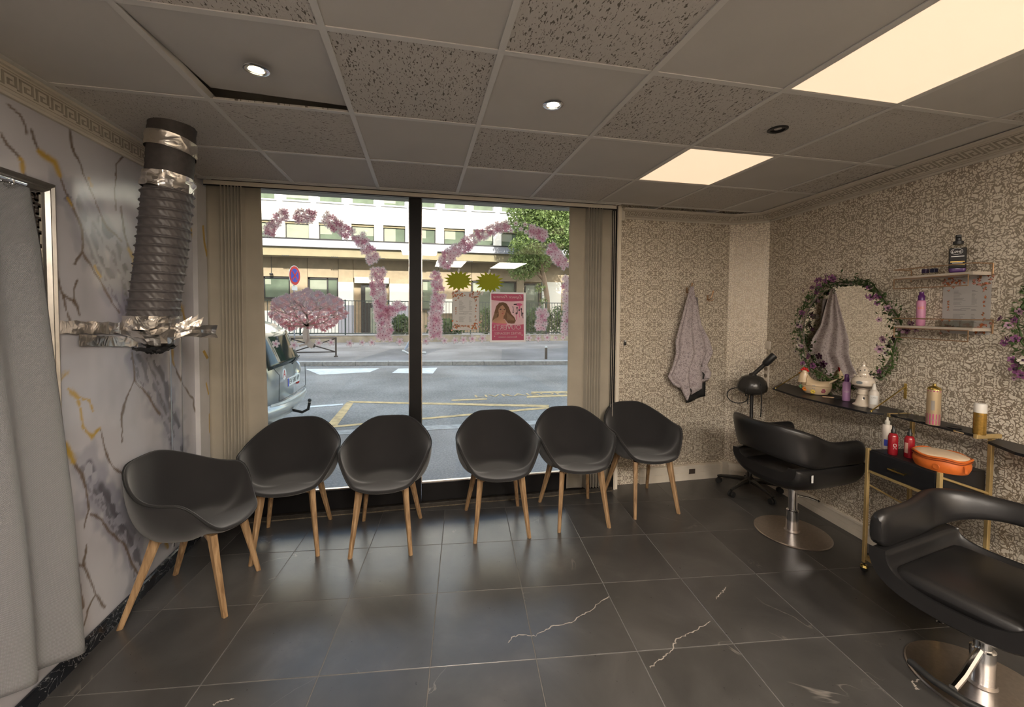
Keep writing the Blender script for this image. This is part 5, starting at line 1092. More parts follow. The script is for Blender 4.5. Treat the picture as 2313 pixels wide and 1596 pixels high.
# price lists (the same sheet on the wall and in the window)
M['paper']=paper('white_paper',(.72,.70,.68),.45); M['fl_orange']=mat('printed_orange_flower',(.55,.16,.05),.7); M['fl_pink']=mat('printed_pink_flower',(.60,.28,.22),.7); M['fl_green']=mat('printed_green_leaf',(.12,.14,.06),.7); M['fl_brown']=mat('printed_brown',(.22,.07,.03),.7)
def pricelist(r,w,h,sgn=1,mirror=False,title=True):
    """sheet in local x-z, printed face towards -y"""
    mb=MB(); mb.b2((-w/2,-.0004,-h/2),(w/2,.0004,h/2)); mb.obj('sheet',M['paper'],r)
    rr=random.Random(11); k_=w/.22; mbs={m:MB() for m in('fl_orange','fl_pink','fl_green','fl_brown')}
    def leaf(mb,x,z,l,a,wd=.35):
        d=Vector((math.cos(a),0,math.sin(a)))*l; s=Vector((-math.sin(a),0,math.cos(a)))*l*wd; c=Vector((x,-.0007-rr.random()*.0003,z)); mb.add([c,c+d*.5+s,c+d,c+d*.5-s],[(0,1,2,3)])
    def flower(x,z,s):
        m=rr.choice(('fl_orange','fl_pink'))
        for q in range(6): leaf(mbs[m],x,z,.013*s,q*PI/3+rr.random()*.4,.4)
        for q in range(3): leaf(mbs['fl_green'] if rr.random()<.5 else mbs['fl_brown'],x,z,.022*s,rr.random()*6.3,.2)
    W2,H2=w*.37,h*.40
    for (x,z,n,sp) in((-W2,H2,14,.022),(W2,H2,14,.022),(-W2,-H2,12,.02),(W2,-H2,12,.02)):
        for q in range(n): flower(x+rr.gauss(0,sp)*k_,z+rr.gauss(0,sp)*k_,.62*k_)
    for q in range(26): flower(rr.uniform(-W2,W2),-H2+rr.gauss(0,.004),.42*k_); flower((-W2 if q%2 else W2)+rr.gauss(0,.003),rr.uniform(-H2,H2),.4*k_)
    for q in range(9): flower(rr.uniform(-W2*.7,W2*.7),H2+rr.gauss(0,.005),.45*k_)
    for m,mb in mbs.items(): o=mb.obj('floral_border',M[m],r); o['kind']='stuff'
    mb=MB()
    z=h*.26
    while z>-h*.30:
        if abs(z-(-h*.02))<h*.035 or abs(z+h*.12)<h*.02: z-=h*.022; continue
        l=rr.uniform(.10,.28)*w; mb.b2((-w*.26,-.0008,z),(-w*.26+l,-.0005,z+h*.006)); mb.b2((w*.12,-.0008,z),(w*.12+rr.uniform(.05,.12)*w,-.0005,z+h*.006)); z-=h*.022
    mb.b2((-w*.24,-.0008,-h*.015),(w*.24,-.0005,-h*.009)); mb.b2((-w*.1,-.0008,-h*.06),(w*.1,-.0005,-h*.052)); o=mb.obj('printed_lines',M['grey_ink'],r); o['kind']='stuff'
p=onwall(2181,690,.006); r=thing('price_list','floral price list sheet pinned to the wallpaper behind the wall shelves','poster',p,RWZ); pricelist(r,.225,.325)
# wall sockets and switches
def wallplate(name,label,u,v,w,h,n=0):
    p=onwall(u,v,0); r=thing(name,label,'socket' if n else 'switch',p,RWZ); mb=MB(); mb.rbox((0,-.006,0),(w,.012,h),.004); mb.obj('plate',M['cream'],r,True)
    for k in range(n):
        z=h/2-(k+.5)*h/n; mb=MB(); mb.lathe([(.001,.002),(.017,.002),(.020,-.001),(.020,.003)],(0,-.012,z),20,rot=Matrix.Rotation(PI/2,3,'X'),cap=False); o=mb.obj('socket_well',mat('socket_shadow',(.28,.23,.17),.7),r); mb=MB(); 
        for dx in(-.008,.008): mb.box((dx,-.0155,z),(.004,.002,.004))
        mb.obj('pin_hole',M['ink'],o)
    return r
wallplate('switch_plate','plain cream switch plate above the socket strip near the corner',1735,779,.075,.075); wallplate('socket_strip','vertical three-gang cream socket strip near the corner',1732,848,.07,.20,3)
# ---------------------------------------------------------------- trolley
TA=Vector((2.733,2.003,0)); tl=thing('gold_trolley','gold framed black trolley with a drawer and raised shelf against the right wall','trolley',TA,RWZ)
TW,TD=.385,.30; M['drawer_black']=mat('black_woodgrain',(.010,.010,.012),.4,0,.3,30,.1)
def post(x,y,z0,z1,s=.019): mb=MB(); mb.rbox((0,0,0),(s,s,z1-z0),.002,n=1); mb.obj('post',M['gold'],tl,loc=(x,y,(z0+z1)/2))
post(0,0,.06,.785); post(TW,0,.06,.785); post(0,TD,.06,.97); post(TW,TD,.06,.97)
def bar(name,a,c,s=.014): 
    a,c=Vector(a),Vector(c); mb=MB(); d=c-a; mb.box((0,0,0),[max(s,abs(q)) for q in d]); mb.obj(name,M['gold'],tl,loc=(a+c)/2)
for z in(.645,.09): 
    bar('side_rail',(0,0,z),(TW,0,z)); bar('side_rail',(0,TD,z),(TW,TD,z)); bar('cross_rail',(0,0,z),(0,TD,z)); bar('cross_rail',(TW,0,z),(TW,TD,z))
mb=MB(); mb.tube([(0,0,.56),(0,TD,.40)],.006,6); mb.tube([(TW,.0,.76),(TW,TD,.66)],.007,6); mb.obj('brace_rod',M['gold'],tl)
mb=MB(); mb.rbox((TW/2,TD/2,.715),(TW-.022,TD-.012,.130),.003,n=1); mb.obj('drawer_case',M['drawer_black'],tl)
mb=MB(); mb.rbox((TW/2,-.001,.715),(TW-.03,.012,.122),.003,n=1); dr_=mb.obj('drawer_front',M['drawer_black'],tl); mb=MB(); mb.tube([(TW*.38,-.030,.712),(TW*.62,-.030,.712)],.005,8)
for x in(.41,.59): mb.tube([(TW*x,-.030,.712),(TW*x,-.006,.712)],.004,8)
mb.obj('handle',M['brass'],dr_,True)
mb=MB(); mb.rbox((TW/2,TD/2,.12),(TW-.02,TD-.01,.012),.002,n=1); mb.obj('bottom_shelf',M['drawer_black'],tl)
mb=MB(); mb.rbox((TW/2+.004,TD-.07,.985),(TW+.05,.145,.014),.003,n=1); mb.obj('raised_shelf',M['drawer_black'],tl)
for x in(-.022,TW+.032): mb=MB(); mb.rbox((x,TD-.07,.983),(.018,.15,.022),.002,n=1); mb.obj('shelf_end_bar',M['gold'],tl)
for x in(0,TW):
    for y in(0,TD):
        mb=MB(); mb.lathe([(.006,.03),(.006,.062)],(x,y,0),8); mb.lathe([(.001,-.008),(.018,-.008),(.020,0),(.018,.008),(.001,.008)],(x,y,.021),16,rot=Matrix.Rotation(PI/2,3,'X')); cs=mb.obj('castor',M['rubber'],tl,True); mb=MB(); mb.lathe([(.001,.024),(.012,.022),(.020,.030),(.016,.044),(.006,.048)],(x,y,0),14,cap=False); mb.obj('brass_hood',M['brass'],cs,True)
TZ=.780; SZ=.992
M['red_b']=mat('red_bottle',(.30,.012,.02),.2,co=.3)
for u,v,lab in((2016,1026,'red pump bottle on the trolley, the one beside the white foam bottle'),(2053,1033,'red pump bottle with a pale label on the trolley, next to the orange bag')):
    p=loc(u,v,TZ); b1=bottle('red_bottle',lab,'bottle',p,[(.021,.001),(.0235,.006),(.0235,.108),(.018,.126),(.009,.131)],M['red_b'],'pump_cap',M['black_plastic'],[(.011,.129),(.012,.146),(.007,.152),(.006,.170),(.001,.172)],facecam(p),'red bottles on the trolley')
    if u<2040: text_mesh('CHI',.022,lambda a,c:(.0238*math.sin(.35+c/.0238),-.0240*math.cos(.35+c/.0238),.055-a),'lettering',M['sign_white'],b1,ww=.032)
    else: label_band(b1,.0240,.03,.09,mat('pale_pink_label',(.55,.35,.28),.5),.35,c0=-PI/2-.6)
p=loc(2002,1012,TZ); b1=bottle('white_foam_bottle','white foam bottle with a clear dome cap at the back of the trolley','bottle',p,[(.022,.001),(.0235,.006),(.0235,.140),(.020,.152)],M['white_b'],'clear_dome',M['clear'],[(.021,.153),(.021,.195),(.016,.212),(.006,.220),(.001,.221)],facecam(p)); mb=MB(); mb.lathe([(.012,.150),(.013,.172),(.006,.180),(.005,.195),(.001,.196)],n=14); mb.obj('pump',M['white_plastic'],b1,True); label_band(b1,.0240,.02,.06,M['sign_blue'],.5)
# orange and cream vanity bag
M['orange_bag']=mat('orange_fabric_bag',(.62,.14,.02),.55,0,.12,30,.2); M['cream_top']=mat('cream_bag_top',(.72,.55,.38),.6,0,.06,30,.2)
p=loc(2125,1056,TZ); bg=thing('vanity_bag','squat orange oval bag with a cream top on the trolley','bag',(p.x+.0,p.y,TZ),RWZ+.05); bg.scale=(1,1,1)
def bagp(u,v,z0,z1,bul):
    a=2*PI*u; e=.92; w=1-bul*(1-math.sin(PI*v)); return (.116*w*math.copysign(abs(math.cos(a))**e,math.cos(a)),.098*w*math.copysign(abs(math.sin(a))**e,math.sin(a)),z0+(z1-z0)*v+.004*math.sin(a*5)*math.sin(PI*v))
mb=MB(); mb.grid(lambda u,v:bagp(u,v,0,.072,.10),44,9,closeu=True); mb.lathe([(.001,0),(.104,0)],n=44,sy=.84,cap=False); mb.obj('side',M['orange_bag'],bg,True)
mb=MB(); mb.grid(lambda u,v:(lambda q:(q[0]*(1-v**2*.999)*1.0,q[1]*(1-v**2*.999),.076+.016*math.sin(v*PI/2)-.0*q[0]))(bagp(u,.0,0,0,.06)),44,9,closeu=True); mb.obj('top_panel',M['cream_top'],bg,True)
mb=MB(); mb.tube([Vector(bagp(k/48,.5,.076,.076,.0))*1.0 for k in range(48)],.0055,6,closed=True); mb.obj('piping',M['orange_bag'],bg,True)
mb=MB(); mb.tube([Vector(bagp(k/48,.5,.062,.062,.0))*1.0+Vector((0,0,0)) for k in range(48)],.003,6,closed=True); mb.obj('zip',mat('zip_dark',(.25,.05,.01),.5),bg,True)
mb=MB(); mb.lathe([(.001,.0),(.014,.0),(.016,-.003),(.014,-.005),(.001,-.004)],(.045,-.094,.030),18,rot=Matrix.Rotation(-PI/2,3,'X')); mb.obj('round_badge',M['orange_bag'],bg,True); mb=MB(); mb.tube([(.116,-.02,.05),(.128,-.03,.035),(.130,-.032,.02)],.005,6); mb.obj('zip_pull',M['orange_bag'],bg,True)
# raised shelf: two clear tumblers, two cans, small dish
for u,v,lab in((2040,942,'clear plastic tumbler at the left end of the raised trolley shelf'),(2077,950,'second clear plastic tumbler, next to the gold and pink can')):
    p=loc(u,v,SZ); r=thing('clear_tumbler',lab,'cup',p,0,'clear tumblers on the trolley shelf'); mb=MB(); mb.lathe([(.024,.002),(.026,.05),(.0245,.05),(.0225,.004)],n=24,cap=False); mb.obj('wall',M['clear'],r,True); mb=MB(); mb.lathe([(.001,0),(.028,0),(.028,.004),(.001,.004)],n=24); mb.obj('base',M['clear'],r,True)
M['gold_can']=mat('pale_gold_can',(.62,.48,.30),.3,.5); M['pink_band']=mat('magenta_band',(.45,.06,.18),.35); M['gold_can2']=mat('deep_gold_can',(.50,.30,.07),.22,.7,.2,90)
p=loc(2107,958,SZ); b1=bottle('hairspray_can','tall pale gold hairspray can with a magenta band on the trolley shelf','can',p,[(.029,.0),(.030,.004),(.030,.200)],M['gold_can'],'dome',M['brass'],[(.030,.200),(.026,.212),(.012,.220),(.008,.222),(.008,.234),(.001,.235)],facecam(p))
label_band(b1,.0303,.004,.064,M['pink_band'],3.14); label_band(b1,.0303,.190,.197,M['pink_band'],3.14); label_band(b1,.0304,.085,.14,mat('grey_print',(.3,.27,.24),.4),.25,c0=-PI/2-.1); btext(b1,'LAQUE',.010,.0308,.03,M['g_pink'])
p=loc(2212,980,SZ); b1=bottle('gold_spray_can','deep gold spray can with a white cap at the right of the trolley shelf','can',p,[(.0235,.0),(.0245,.004),(.0245,.115)],M['gold_can2'],'cap',M['white_plastic'],[(.0245,.115),(.0245,.158),(.022,.163),(.001,.163)],facecam(p)); btext(b1,'dry',.015,.0252,.100,M['ink'],.018)
p=loc(2155,966,SZ); r=thing('black_dish','shallow black dish between the two spray cans on the trolley shelf','dish',p); mb=MB(); mb.lathe([(.001,0),(.026,0),(.031,.006),(.029,.006),(.024,.002),(.001,.002)],n=28,cap=False); mb.obj('bowl',M['black_plastic'],r,True)
r=thing('hair_clip','small pale gold hair clip lying on the front of the trolley shelf','clip',loc(2165,977,SZ),RWZ); mb=MB(); mb.rbox((0,0,.003),(.045,.007,.006),.002,n=1); mb.obj('arm',M['gold_can'],r); mb=MB(); mb.rbox((-.018,0,.007),(.01,.009,.005),.002,n=1); mb.obj('hinge',M['brass'],r)
# ---------------------------------------------------------------- back wall: gown on hook, free hook, key holder
def backp(u,v,off=0): return aty(u,v,YW-off)
M['gown']=None
m_,t,b=nt('lilac_print_gown'); tc=N(t,'TexCoord'); v=N(t,'TexNoise',i_Scale=75.0,i_Detail=3.0,i_Distortion=1.5); L(t,tc.outputs['Object'],v.inputs['Vector']); rp=ramp(t,v.outputs[0],[(.44,(.55,.49,.50)),(.52,(.52,.46,.47)),(.57,(.30,.25,.26))]); L(t,rp.outputs[0],b.inputs['Base Color']); setp(b,r=.85); M['gown']=m_
M['towel']=fabric('grey_towel',(.22,.19,.19),200)
def hook(label,p):
    r=thing('coat_hook',label,'hook',p); mb=MB(); mb.box((0,-.002,0),(.014,.004,.05)); mb.tube([(0,-.004,-.015),(0,-.025,-.02),(0,-.05,-.005),(.012,-.055,.03),(.022,-.052,.065)],[.005,.005,.005,.006,.008],8); mb.tube([(0,-.004,-.018),(0,-.03,-.035),(.02,-.045,-.028),(.03,-.046,-.018)],[.004]*3+[.006],8); mb.obj('prong',M['rose_wire'],r,True); return r
hook('brass double coat hook left free beside the hanging gown',backp(1598,672))
hp=backp(1551,655); hook('coat hook hidden under the hanging gown',hp)
gw=thing('hanging_gown','lilac patterned hairdressing gown hanging from a hook on the wallpaper','gown',(hp.x,YW-.05,hp.z+.03),0)
hz=hp.z+.03
def outl(t): # left/right half-widths (x offsets) of the gown by height fraction 0 top..1 bottom, from the photograph
    zs=[0,.05,.2,.35,.5,.62,.75,.85,.95,1.0]; l=[-.012,-.03,-.075,-.12,-.165,-.16,-.20,-.245,-.19,-.12]; r_=[.015,.03,.075,.11,.20,.235,.17,.215,.20,.03]
    return np.interp(t,zs,l),np.interp(t,zs,r_)
mb=MB(); Hh=1.02
def gownp(u,v):
    l,r_=outl(v); a=l+(r_-l)*u; bot=Hh*(1-.10*abs(u-.42)*1.6*(v**4)); fold=math.sin(u*PI*6+v*1.5)*(.006+.022*v)+math.sin(u*PI*11)*.008*v
    return (a,-.02-.05*math.sin(PI*u)*(.4+.6*v)-fold,-v*bot+ (.05*math.sin(u*14))*v**8)
mb.grid(gownp,60,60); o=mb.obj('printed_cloth',M['gown'],gw,True,180); modsub(o,0,.003)
mb=MB(); mb.grid(lambda u,v:(.03+.10*(u-.5)+.06*v,-.005-.02*math.sin(u*9)*v,-.10-v*(.62+.04*u)),14,16); o=mb.obj('grey_towel',M['towel'],gw,True,180); modsub(o,0,.004)
mb=MB(); mb.grid(lambda u,v:(.075+.20*(u-.5),-.012-.01*math.sin(u*7),-.80-v*.30+.06*u),10,10); o=mb.obj('black_strap_end',M['black_plastic'],gw,True,180); modsub(o,0,.004)
kp=backp(1411,771); r=thing('key_holder','tiny black and white key holder on the wallpaper beside the right blinds','key holder',kp); mb=MB(); mb.rbox((0,-.006,-.012),(.022,.012,.045),.004); mb.obj('body',M['black_plastic'],r,True); mb=MB(); mb.lathe([(.003,-.002),(.008,-.002),(.008,.002),(.003,.002)],(0,-.013,.006),14,rot=Matrix.Rotation(PI/2,3,'X'),cap=False); mb.tube([(-.004,-.008,-.03),(-.008,-.008,-.07)],.0015,5); mb.obj('ring',M['sign_white'],r)
# ---------------------------------------------------------------- left: duct, foil tape, framed mirror, curtain
def duct_mat():
    m,t,b=nt('grey_pvc_duct'); setp(b,c=(.105,.095,.095),r=.42); tc=N(t,'TexCoord'); mp=N(t,'Mapping'); mp.inputs['Rotation'].default_value=(0,0,.0); mp.inputs['Scale'].default_value=(1,1,1)
    w=N(t,'TexWave',i_Scale=16.0,i_Distortion=1.2,i_Detail=2.0); w.bands_direction='DIAGONAL'; L(t,tc.outputs['Object'],w.inputs['Vector']); bump(t,b,w.outputs[0],.5,.004); return m
M['duct']=duct_mat(); M['foil']=None
m_,t,b=nt('crumpled_foil'); setp(b,c=(.74,.70,.66),m=1,r=.3); tc=N(t,'TexCoord'); v=N(t,'TexVoronoi',i_Scale=16.0); L(t,tc.outputs['Object'],v.inputs['Vector']); v2=N(t,'TexNoise',i_Scale=12.0,i_Distortion=1.5); L(t,tc.outputs['Object'],v2.inputs['Vector']); ad=N(t,'Math',operation='ADD'); L(t,v.outputs[0],ad.inputs[0]); L(t,v2.outputs[0],ad.inputs[1]); bump(t,b,ad.outputs[0],.45,.02); M['foil']=m_
PT=Vector((-1.245,2.42,2.55)); PM_=Vector((-1.30,2.44,2.20)); PB=Vector((-1.375,2.46,1.555))
dk=thing('air_duct','grey ribbed flexible air duct hanging from the ceiling by the marble wall','duct',PB)
def dp_(z): # centre of the duct at height z
    t_=(2.55-z)/(2.55-1.555); q=PT.lerp(PB,t_); q.x+=.012*math.sin(t_*PI); return q-PB
RD=.112
mb=MB(); rows=[]; nz_=200; n=40
for k in range(nz_+1):
    z=2.235-(2.235-1.55)*k/nz_; row=[]
    for j in range(n):
        a=2*PI*j/n; zz=z+.012*math.sin(a+.7); ph=((2.235-zz)/.0455)%1; rib=.010*math.exp(-((ph-.5)/.10)**2)-.005*math.sin(ph*PI*2)*0; crumple=.0022*math.sin(a*24+z*160)*(1-math.exp(-((ph-.5)/.2)**2))
        r_=RD-.006+rib+crumple; c_=dp_(z); row.append((c_.x+r_*math.cos(a),c_.y+r_*math.sin(a),zz-1.555))
    rows.append(row)
mb.add([q for r_ in rows for q in r_],[(k*n+j,k*n+(j+1)%n,(k+1)*n+(j+1)%n,(k+1)*n+j) for k in range(nz_) for j in range(n)]); mb.obj('ribbed_hose',M['duct'],dk,True,180)
mb=MB(); rr=random.Random(2); rows=[]
for k in range(26):
    z=2.555-(2.555-2.225)*k/25; c_=dp_(z); rows.append([(c_.x+(RD-.012+rr.uniform(-.0025,.0025))*math.cos(2*PI*j/36),c_.y+(RD-.012+rr.uniform(-.0025,.0025))*math.sin(2*PI*j/36),z-1.555) for j in range(36)])
mb.add([q for r_ in rows for q in r_],[(k*36+j,k*36+(j+1)%36,(k+1)*36+(j+1)%36,(k+1)*36+j) for k in range(25) for j in range(36)]); mb.obj('taped_collar',mat('dark_duct_cloth',(.06,.052,.05),.6,0,.2,40,.3),dk,True,180)
def foilring(name,z0,z1,tilt,amp,rad,seed,par=dk):
    rr=random.Random(seed); mb=MB(); n=26; rows=[]
    for k in range(5):
        v=k/4; row=[]
        for j in range(n):
            a=2*PI*j/n; z=z0+(z1-z0)*v+tilt*math.cos(a-.6)+rr.uniform(-amp,amp)*.4; c_=dp_(z); r_=rad+rr.uniform(-amp,amp); row.append((c_.x+r_*math.cos(a),c_.y+r_*math.sin(a),z-1.555))
        rows.append(row)
    mb.add([q for r_ in rows for q in r_],[(k*n+j,k*n+(j+1)%n,(k+1)*n+(j+1)%n,(k+1)*n+j) for k in range(4) for j in range(n)]); return mb.obj(name,M['foil'],par,True,25)
foilring('foil_tape_band',2.42,2.49,-.018,.0025,RD-.004,3); foilring('foil_tape_band',2.225,2.30,-.010,.009,RD-.001,4); foilring('foil_tape_band',1.515,1.585,.0,.006,RD+.006,5)
mb=MB(); rr=random.Random(8)
def crump(u,v): 
    a=2*PI*u; r_=(RD+.012)*(1-.55*v**1.5)+rr.uniform(-.010,.010); return (r_*math.cos(a)+.02*v,r_*math.sin(a),-.04-.09*v+.02*math.sin(a*2)*v+rr.uniform(-.008,.008))
mb.grid(crump,22,6,closeu=True); mb.obj('crumpled_foil_end',M['foil'],dk,True,20)
mb=MB(); mb.grid(lambda u,v:((RD-.02)*(1-v*.8)*math.cos(2*PI*u)+.01,(RD-.02)*(1-v*.8)*math.sin(2*PI*u),-.135-.03*v+rr.uniform(-.01,.01)),30,6,closeu=True); mb.obj('dark_foil_lining',M['black_plastic'],dk,True,20)
# strips of foil tape stuck along the wall
fs=thing('foil_tape_strip','crinkled silver tape strip stuck along the marble wall from duct to curtain','tape',(XL+.006,2.28,1.56))
def strip(parent,p0,p1,w,seed,nx=26,x0=0.004):
    rr=random.Random(seed); p0,p1=Vector(p0),Vector(p1); mb=MB(); d=p1-p0
    H_=[rr.uniform(0,.006) for _ in range(nx)]
    mb.grid(lambda u,v:(x0+H_[int(u*(nx-1))]+rr.uniform(0,.003),p0.y+d.y*u,p0.z+d.z*u+w*(v-.5)*(1+.12*math.sin(u*40))),nx,4); return mb.obj('strip',M['foil'],parent,True,15)
a_=atx(108,738,XL); b_3=atx(330,742,XL); strip(fs,(0,a_.y-2.28,a_.z-1.56),(0,b_3.y-2.28,b_3.z-1.56),.058,1)
a_=atx(168,768,XL); b_3=atx(305,772,XL); fs2=thing('foil_tape_strip','lower short crinkled silver tape strip under the long one','tape',(XL+.006,2.35,1.49)); strip(fs2,(0,a_.y-2.35,a_.z-1.49),(0,b_3.y-2.35,b_3.z-1.49),.052,2,14)
# torn foil tail pointing at the window
mb=MB(); rr=random.Random(6); tp=[(.10,-.02,-.045),(.135,-.01,-.05),(.165,.02,-.052),(.20,.06,-.055),(.24,.13,-.060)]
tp=[Vector(q) for q in tp]; ws_=[.05,.03,.026,.034,.036]; vs=[]
for q,w in zip(tp,ws_): 
    for s in(-1,-.3,.3,1): vs.append(q+Vector((rr.uniform(-.008,.008),rr.uniform(-.006,.006),s*w)))
mb.add(vs,[(i*4+k,i*4+k+1,(i+1)*4+k+1,(i+1)*4+k) for i in range(4) for k in range(3)]); o=mb.obj('torn_foil_tail',M['foil'],dk); modsub(o,0,.002)
mb=MB(); 
for dx,h in((.12,.05),(.15,.06),(.175,.045)): mb.poly([(dx-.015,-.0,-.02),(dx+.03,.03,-.03),(dx+.045,.04,-.02+h)])
mb.obj('foil_shard',M['foil'],dk)
# framed mirror
y1=atx(112,560,XL).y; z1=2.145; z0=.62; y0=1.15
fm=thing('framed_mirror','large mirror in a moulded silver frame with a Greek key border, behind the curtain','mirror',(XL,(y0+y1)/2,z0))
M['silver']=mat('tarnished_silver_frame',(.36,.345,.32),.3,.8,.1,20)
yy0,yy1=y0-(y0+y1)/2,y1-(y0+y1)/2; hh=z1-z0
def fbar(name,ya,yb,za,zb,vert):
    mb=MB(); prof=[(0,0),(.028,0),(.034,.012),(.026,.02),(.030,.030),(.018,.040),(0.0,.045)]
    sgn=1
    if vert: # runs in z, profile across y (inwards)
        s=-1 if ya>0 else 1; vs=[(a,ya+s*c,za+ (c)) for a,c in prof]+[(a,ya+s*c,zb-c) for a,c in prof]
    else: s=-1 if za>.5 else 1; vs=[(a,ya+c,za+s*c) for a,c in prof]+[(a,yb-c,za+s*c) for a,c in prof]
    m=len(prof); mb.add(vs,[(i,(i+1)%m,m+(i+1)%m,m+i) for i in range(m)]); return mb.obj(name,M['silver'],fm)
fbar('frame_side',yy1,yy1,0,hh,True); fbar('frame_side',yy0,yy0,0,hh,True); fbar('frame_top',yy0,yy1,hh,hh,False); fbar('frame_bottom',yy0,yy1,0,0,False)
mb=MB(); mb.b2((.004,yy0+.04,.04),(.008,yy1-.04,hh-.04)); mb.obj('mirror_glass',M['mirror'],fm)
mb=MB()
for a0,b0,a1,b1 in key_units(hh-.09,.055,0,.032,.006): mb.b2((.008,yy1-.05-b1,.045+a0),(.011,yy1-.05-b0,.045+a1))
for a0,b0,a1,b1 in key_units(yy1-yy0-.12,.055,0,.032,.006): mb.b2((.008,yy0+.06+a0,hh-.05-b1),(.011,yy0+.06+a1,hh-.05-b0))
o=mb.obj('greek_key',M['iron'],fm); o['kind']='stuff'
# curtain on a chrome rod
def waffle():
    m,t,b=nt('grey_waffle_cloth'); uv=N(t,'UVMap'); uv.uv_map='UVMap'; c=N(t,'TexChecker',i_Scale=1.0); mp=N(t,'Mapping'); mp.inputs['Scale'].default_value=(120,120,1); mp.inputs['Rotation'].default_value=(0,0,.785); L(t,uv.outputs[0],mp.inputs[0])
    w1=N(t,'TexWave',i_Scale=.5); w1.bands_direction='X'; w2=N(t,'TexWave',i_Scale=.5); w2.bands_direction='Y'; L(t,mp.outputs[0],w1.inputs[0]); L(t,mp.outputs[0],w2.inputs[0]); mu=N(t,'Math',operation='MULTIPLY'); L(t,w1.outputs[0],mu.inputs[0]); L(t,w2.outputs[0],mu.inputs[1])
    rp=ramp(t,mu.outputs[0],[(0,(.22,.22,.23)),(1,(.35,.345,.355))]); L(t,rp.outputs[0],b.inputs['Base Color']); setp(b,r=.9,sh=.2); bump(t,b,mu.outputs[0],.7,.004); return m
cu=thing('curtain','pale grey waffle-weave curtain hanging in the left foreground','curtain',(-1.40,1.5,2.09))
ztop=2.085
EP=[atx(u,v,-1.455) for u,v in((62,425),(85,560),(108,760),(133,960),(155,1150),(168,1330),(176,1470))]
def curt(u,v): # u 0..1 from near the window end backwards
    q=v*6; i=min(5,int(q)); e=EP[i].lerp(EP[i+1],q-i); zz=e.z if v<1 else e.z
    y=e.y-u*(1.15+.12*v); A=.010+.022*v
    fold=math.sin(u*PI*12+.6)*A+.008*math.sin(u*31+v)*v
    zb=zz+ (.13*min(1,u*3.0))*max(0,v-.5)*2*((v-.5)*2)
    return (-1.455+fold*1.0+1.40,y-1.5,zb-2.09)
mb=MB(); mb.grid(curt,110,50); me=mb.mesh('cloth',waffle(),True,180); uv=me.uv_layers.new(name='UVMap')
for lp in me.loops: k=lp.vertex_index; uv.data[lp.index].uv=((k%110)/109*1.9,(k//110)/49*2.0)
o=mkobj('cloth',me,cu); modsub(o,0,.004)
mb=MB(); mb.tube([(-.045,.36,-.005),(-.045,-.9,-.005)],.011,12); mb.tube([(-.045,.36,-.005),(-.12,.36,-.005)],.008,10); mb.obj('rod',M['chrome'],cu,True)
for k in range(7):
    mb=MB(); y=.30-k*.17; P=[(-.045+.018*math.cos(q*PI/6),y,-.013+.018*math.sin(q*PI/6)) for q in range(12)]; mb.tube(P,.0025,6,closed=True); mb.obj('ring',M['chrome'],cu,True)
# ---------------------------------------------------------------- stickers and posters on the shop window
YD=YG-.004   # inside face of the glass
def wpx(u,v): p=aty(u,v,YD); return p.x,p.z
def sticker(name,c,tint,a=.20):
    m,t,b=nt(name); setp(b,c=[x*.75 for x in c],r=.5)
    o=t.nodes['Material Output']; ms=N(t,'MixShader'); ms.inputs[0].default_value=.65; tr=N(t,'BsdfTranslucent'); tr.inputs[0].default_value=(*c,1)
    m2=N(t,'MixShader'); m2.inputs[0].default_value=a; tp=N(t,'BsdfTransparent'); tp.inputs[0].default_value=(*tint,1)
    L(t,b.outputs[0],ms.inputs[1]); L(t,tr.outputs[0],ms.inputs[2]); L(t,ms.outputs[0],m2.inputs[1]); L(t,tp.outputs[0],m2.inputs[2]); L(t,m2.outputs[0],o.inputs[0]); return m
M['pet1']=sticker('pink_blossom_print',(.90,.66,.76),(.97,.86,.92)); M['pet2']=sticker('deep_pink_blossom_print',(.74,.38,.52),(.92,.70,.8)); M['pet3']=sticker('pale_blossom_print',(.95,.80,.87),(.98,.92,.95)); M['pet_edge']=sticker('cut_white_edge',(.9,.86,.88),(1,1,1),.6); M['pet_eye']=paper('crimson_blossom_centre',(.26,.05,.11),.2); M['twig']=paper('grey_brown_twig_print',(.55,.50,.48),.6)
def petal_flower(mb,x,z,r,y,rr,mi=0,a0=None,k5=5):
    a0=rr.random()*6.3 if a0 is None else a0; pts=[]
    for k in range(k5):
        a=a0+2*PI*k/k5
        for da,f in((-.48,.55),(-.33,.90),(-.10,1.0),(0,.90),(.10,1.0),(.33,.90)): pts.append((x+r*f*math.cos(a+da),y,z+r*f*math.sin(a+da)))
    mb.poly(pts,mi)
    return mb
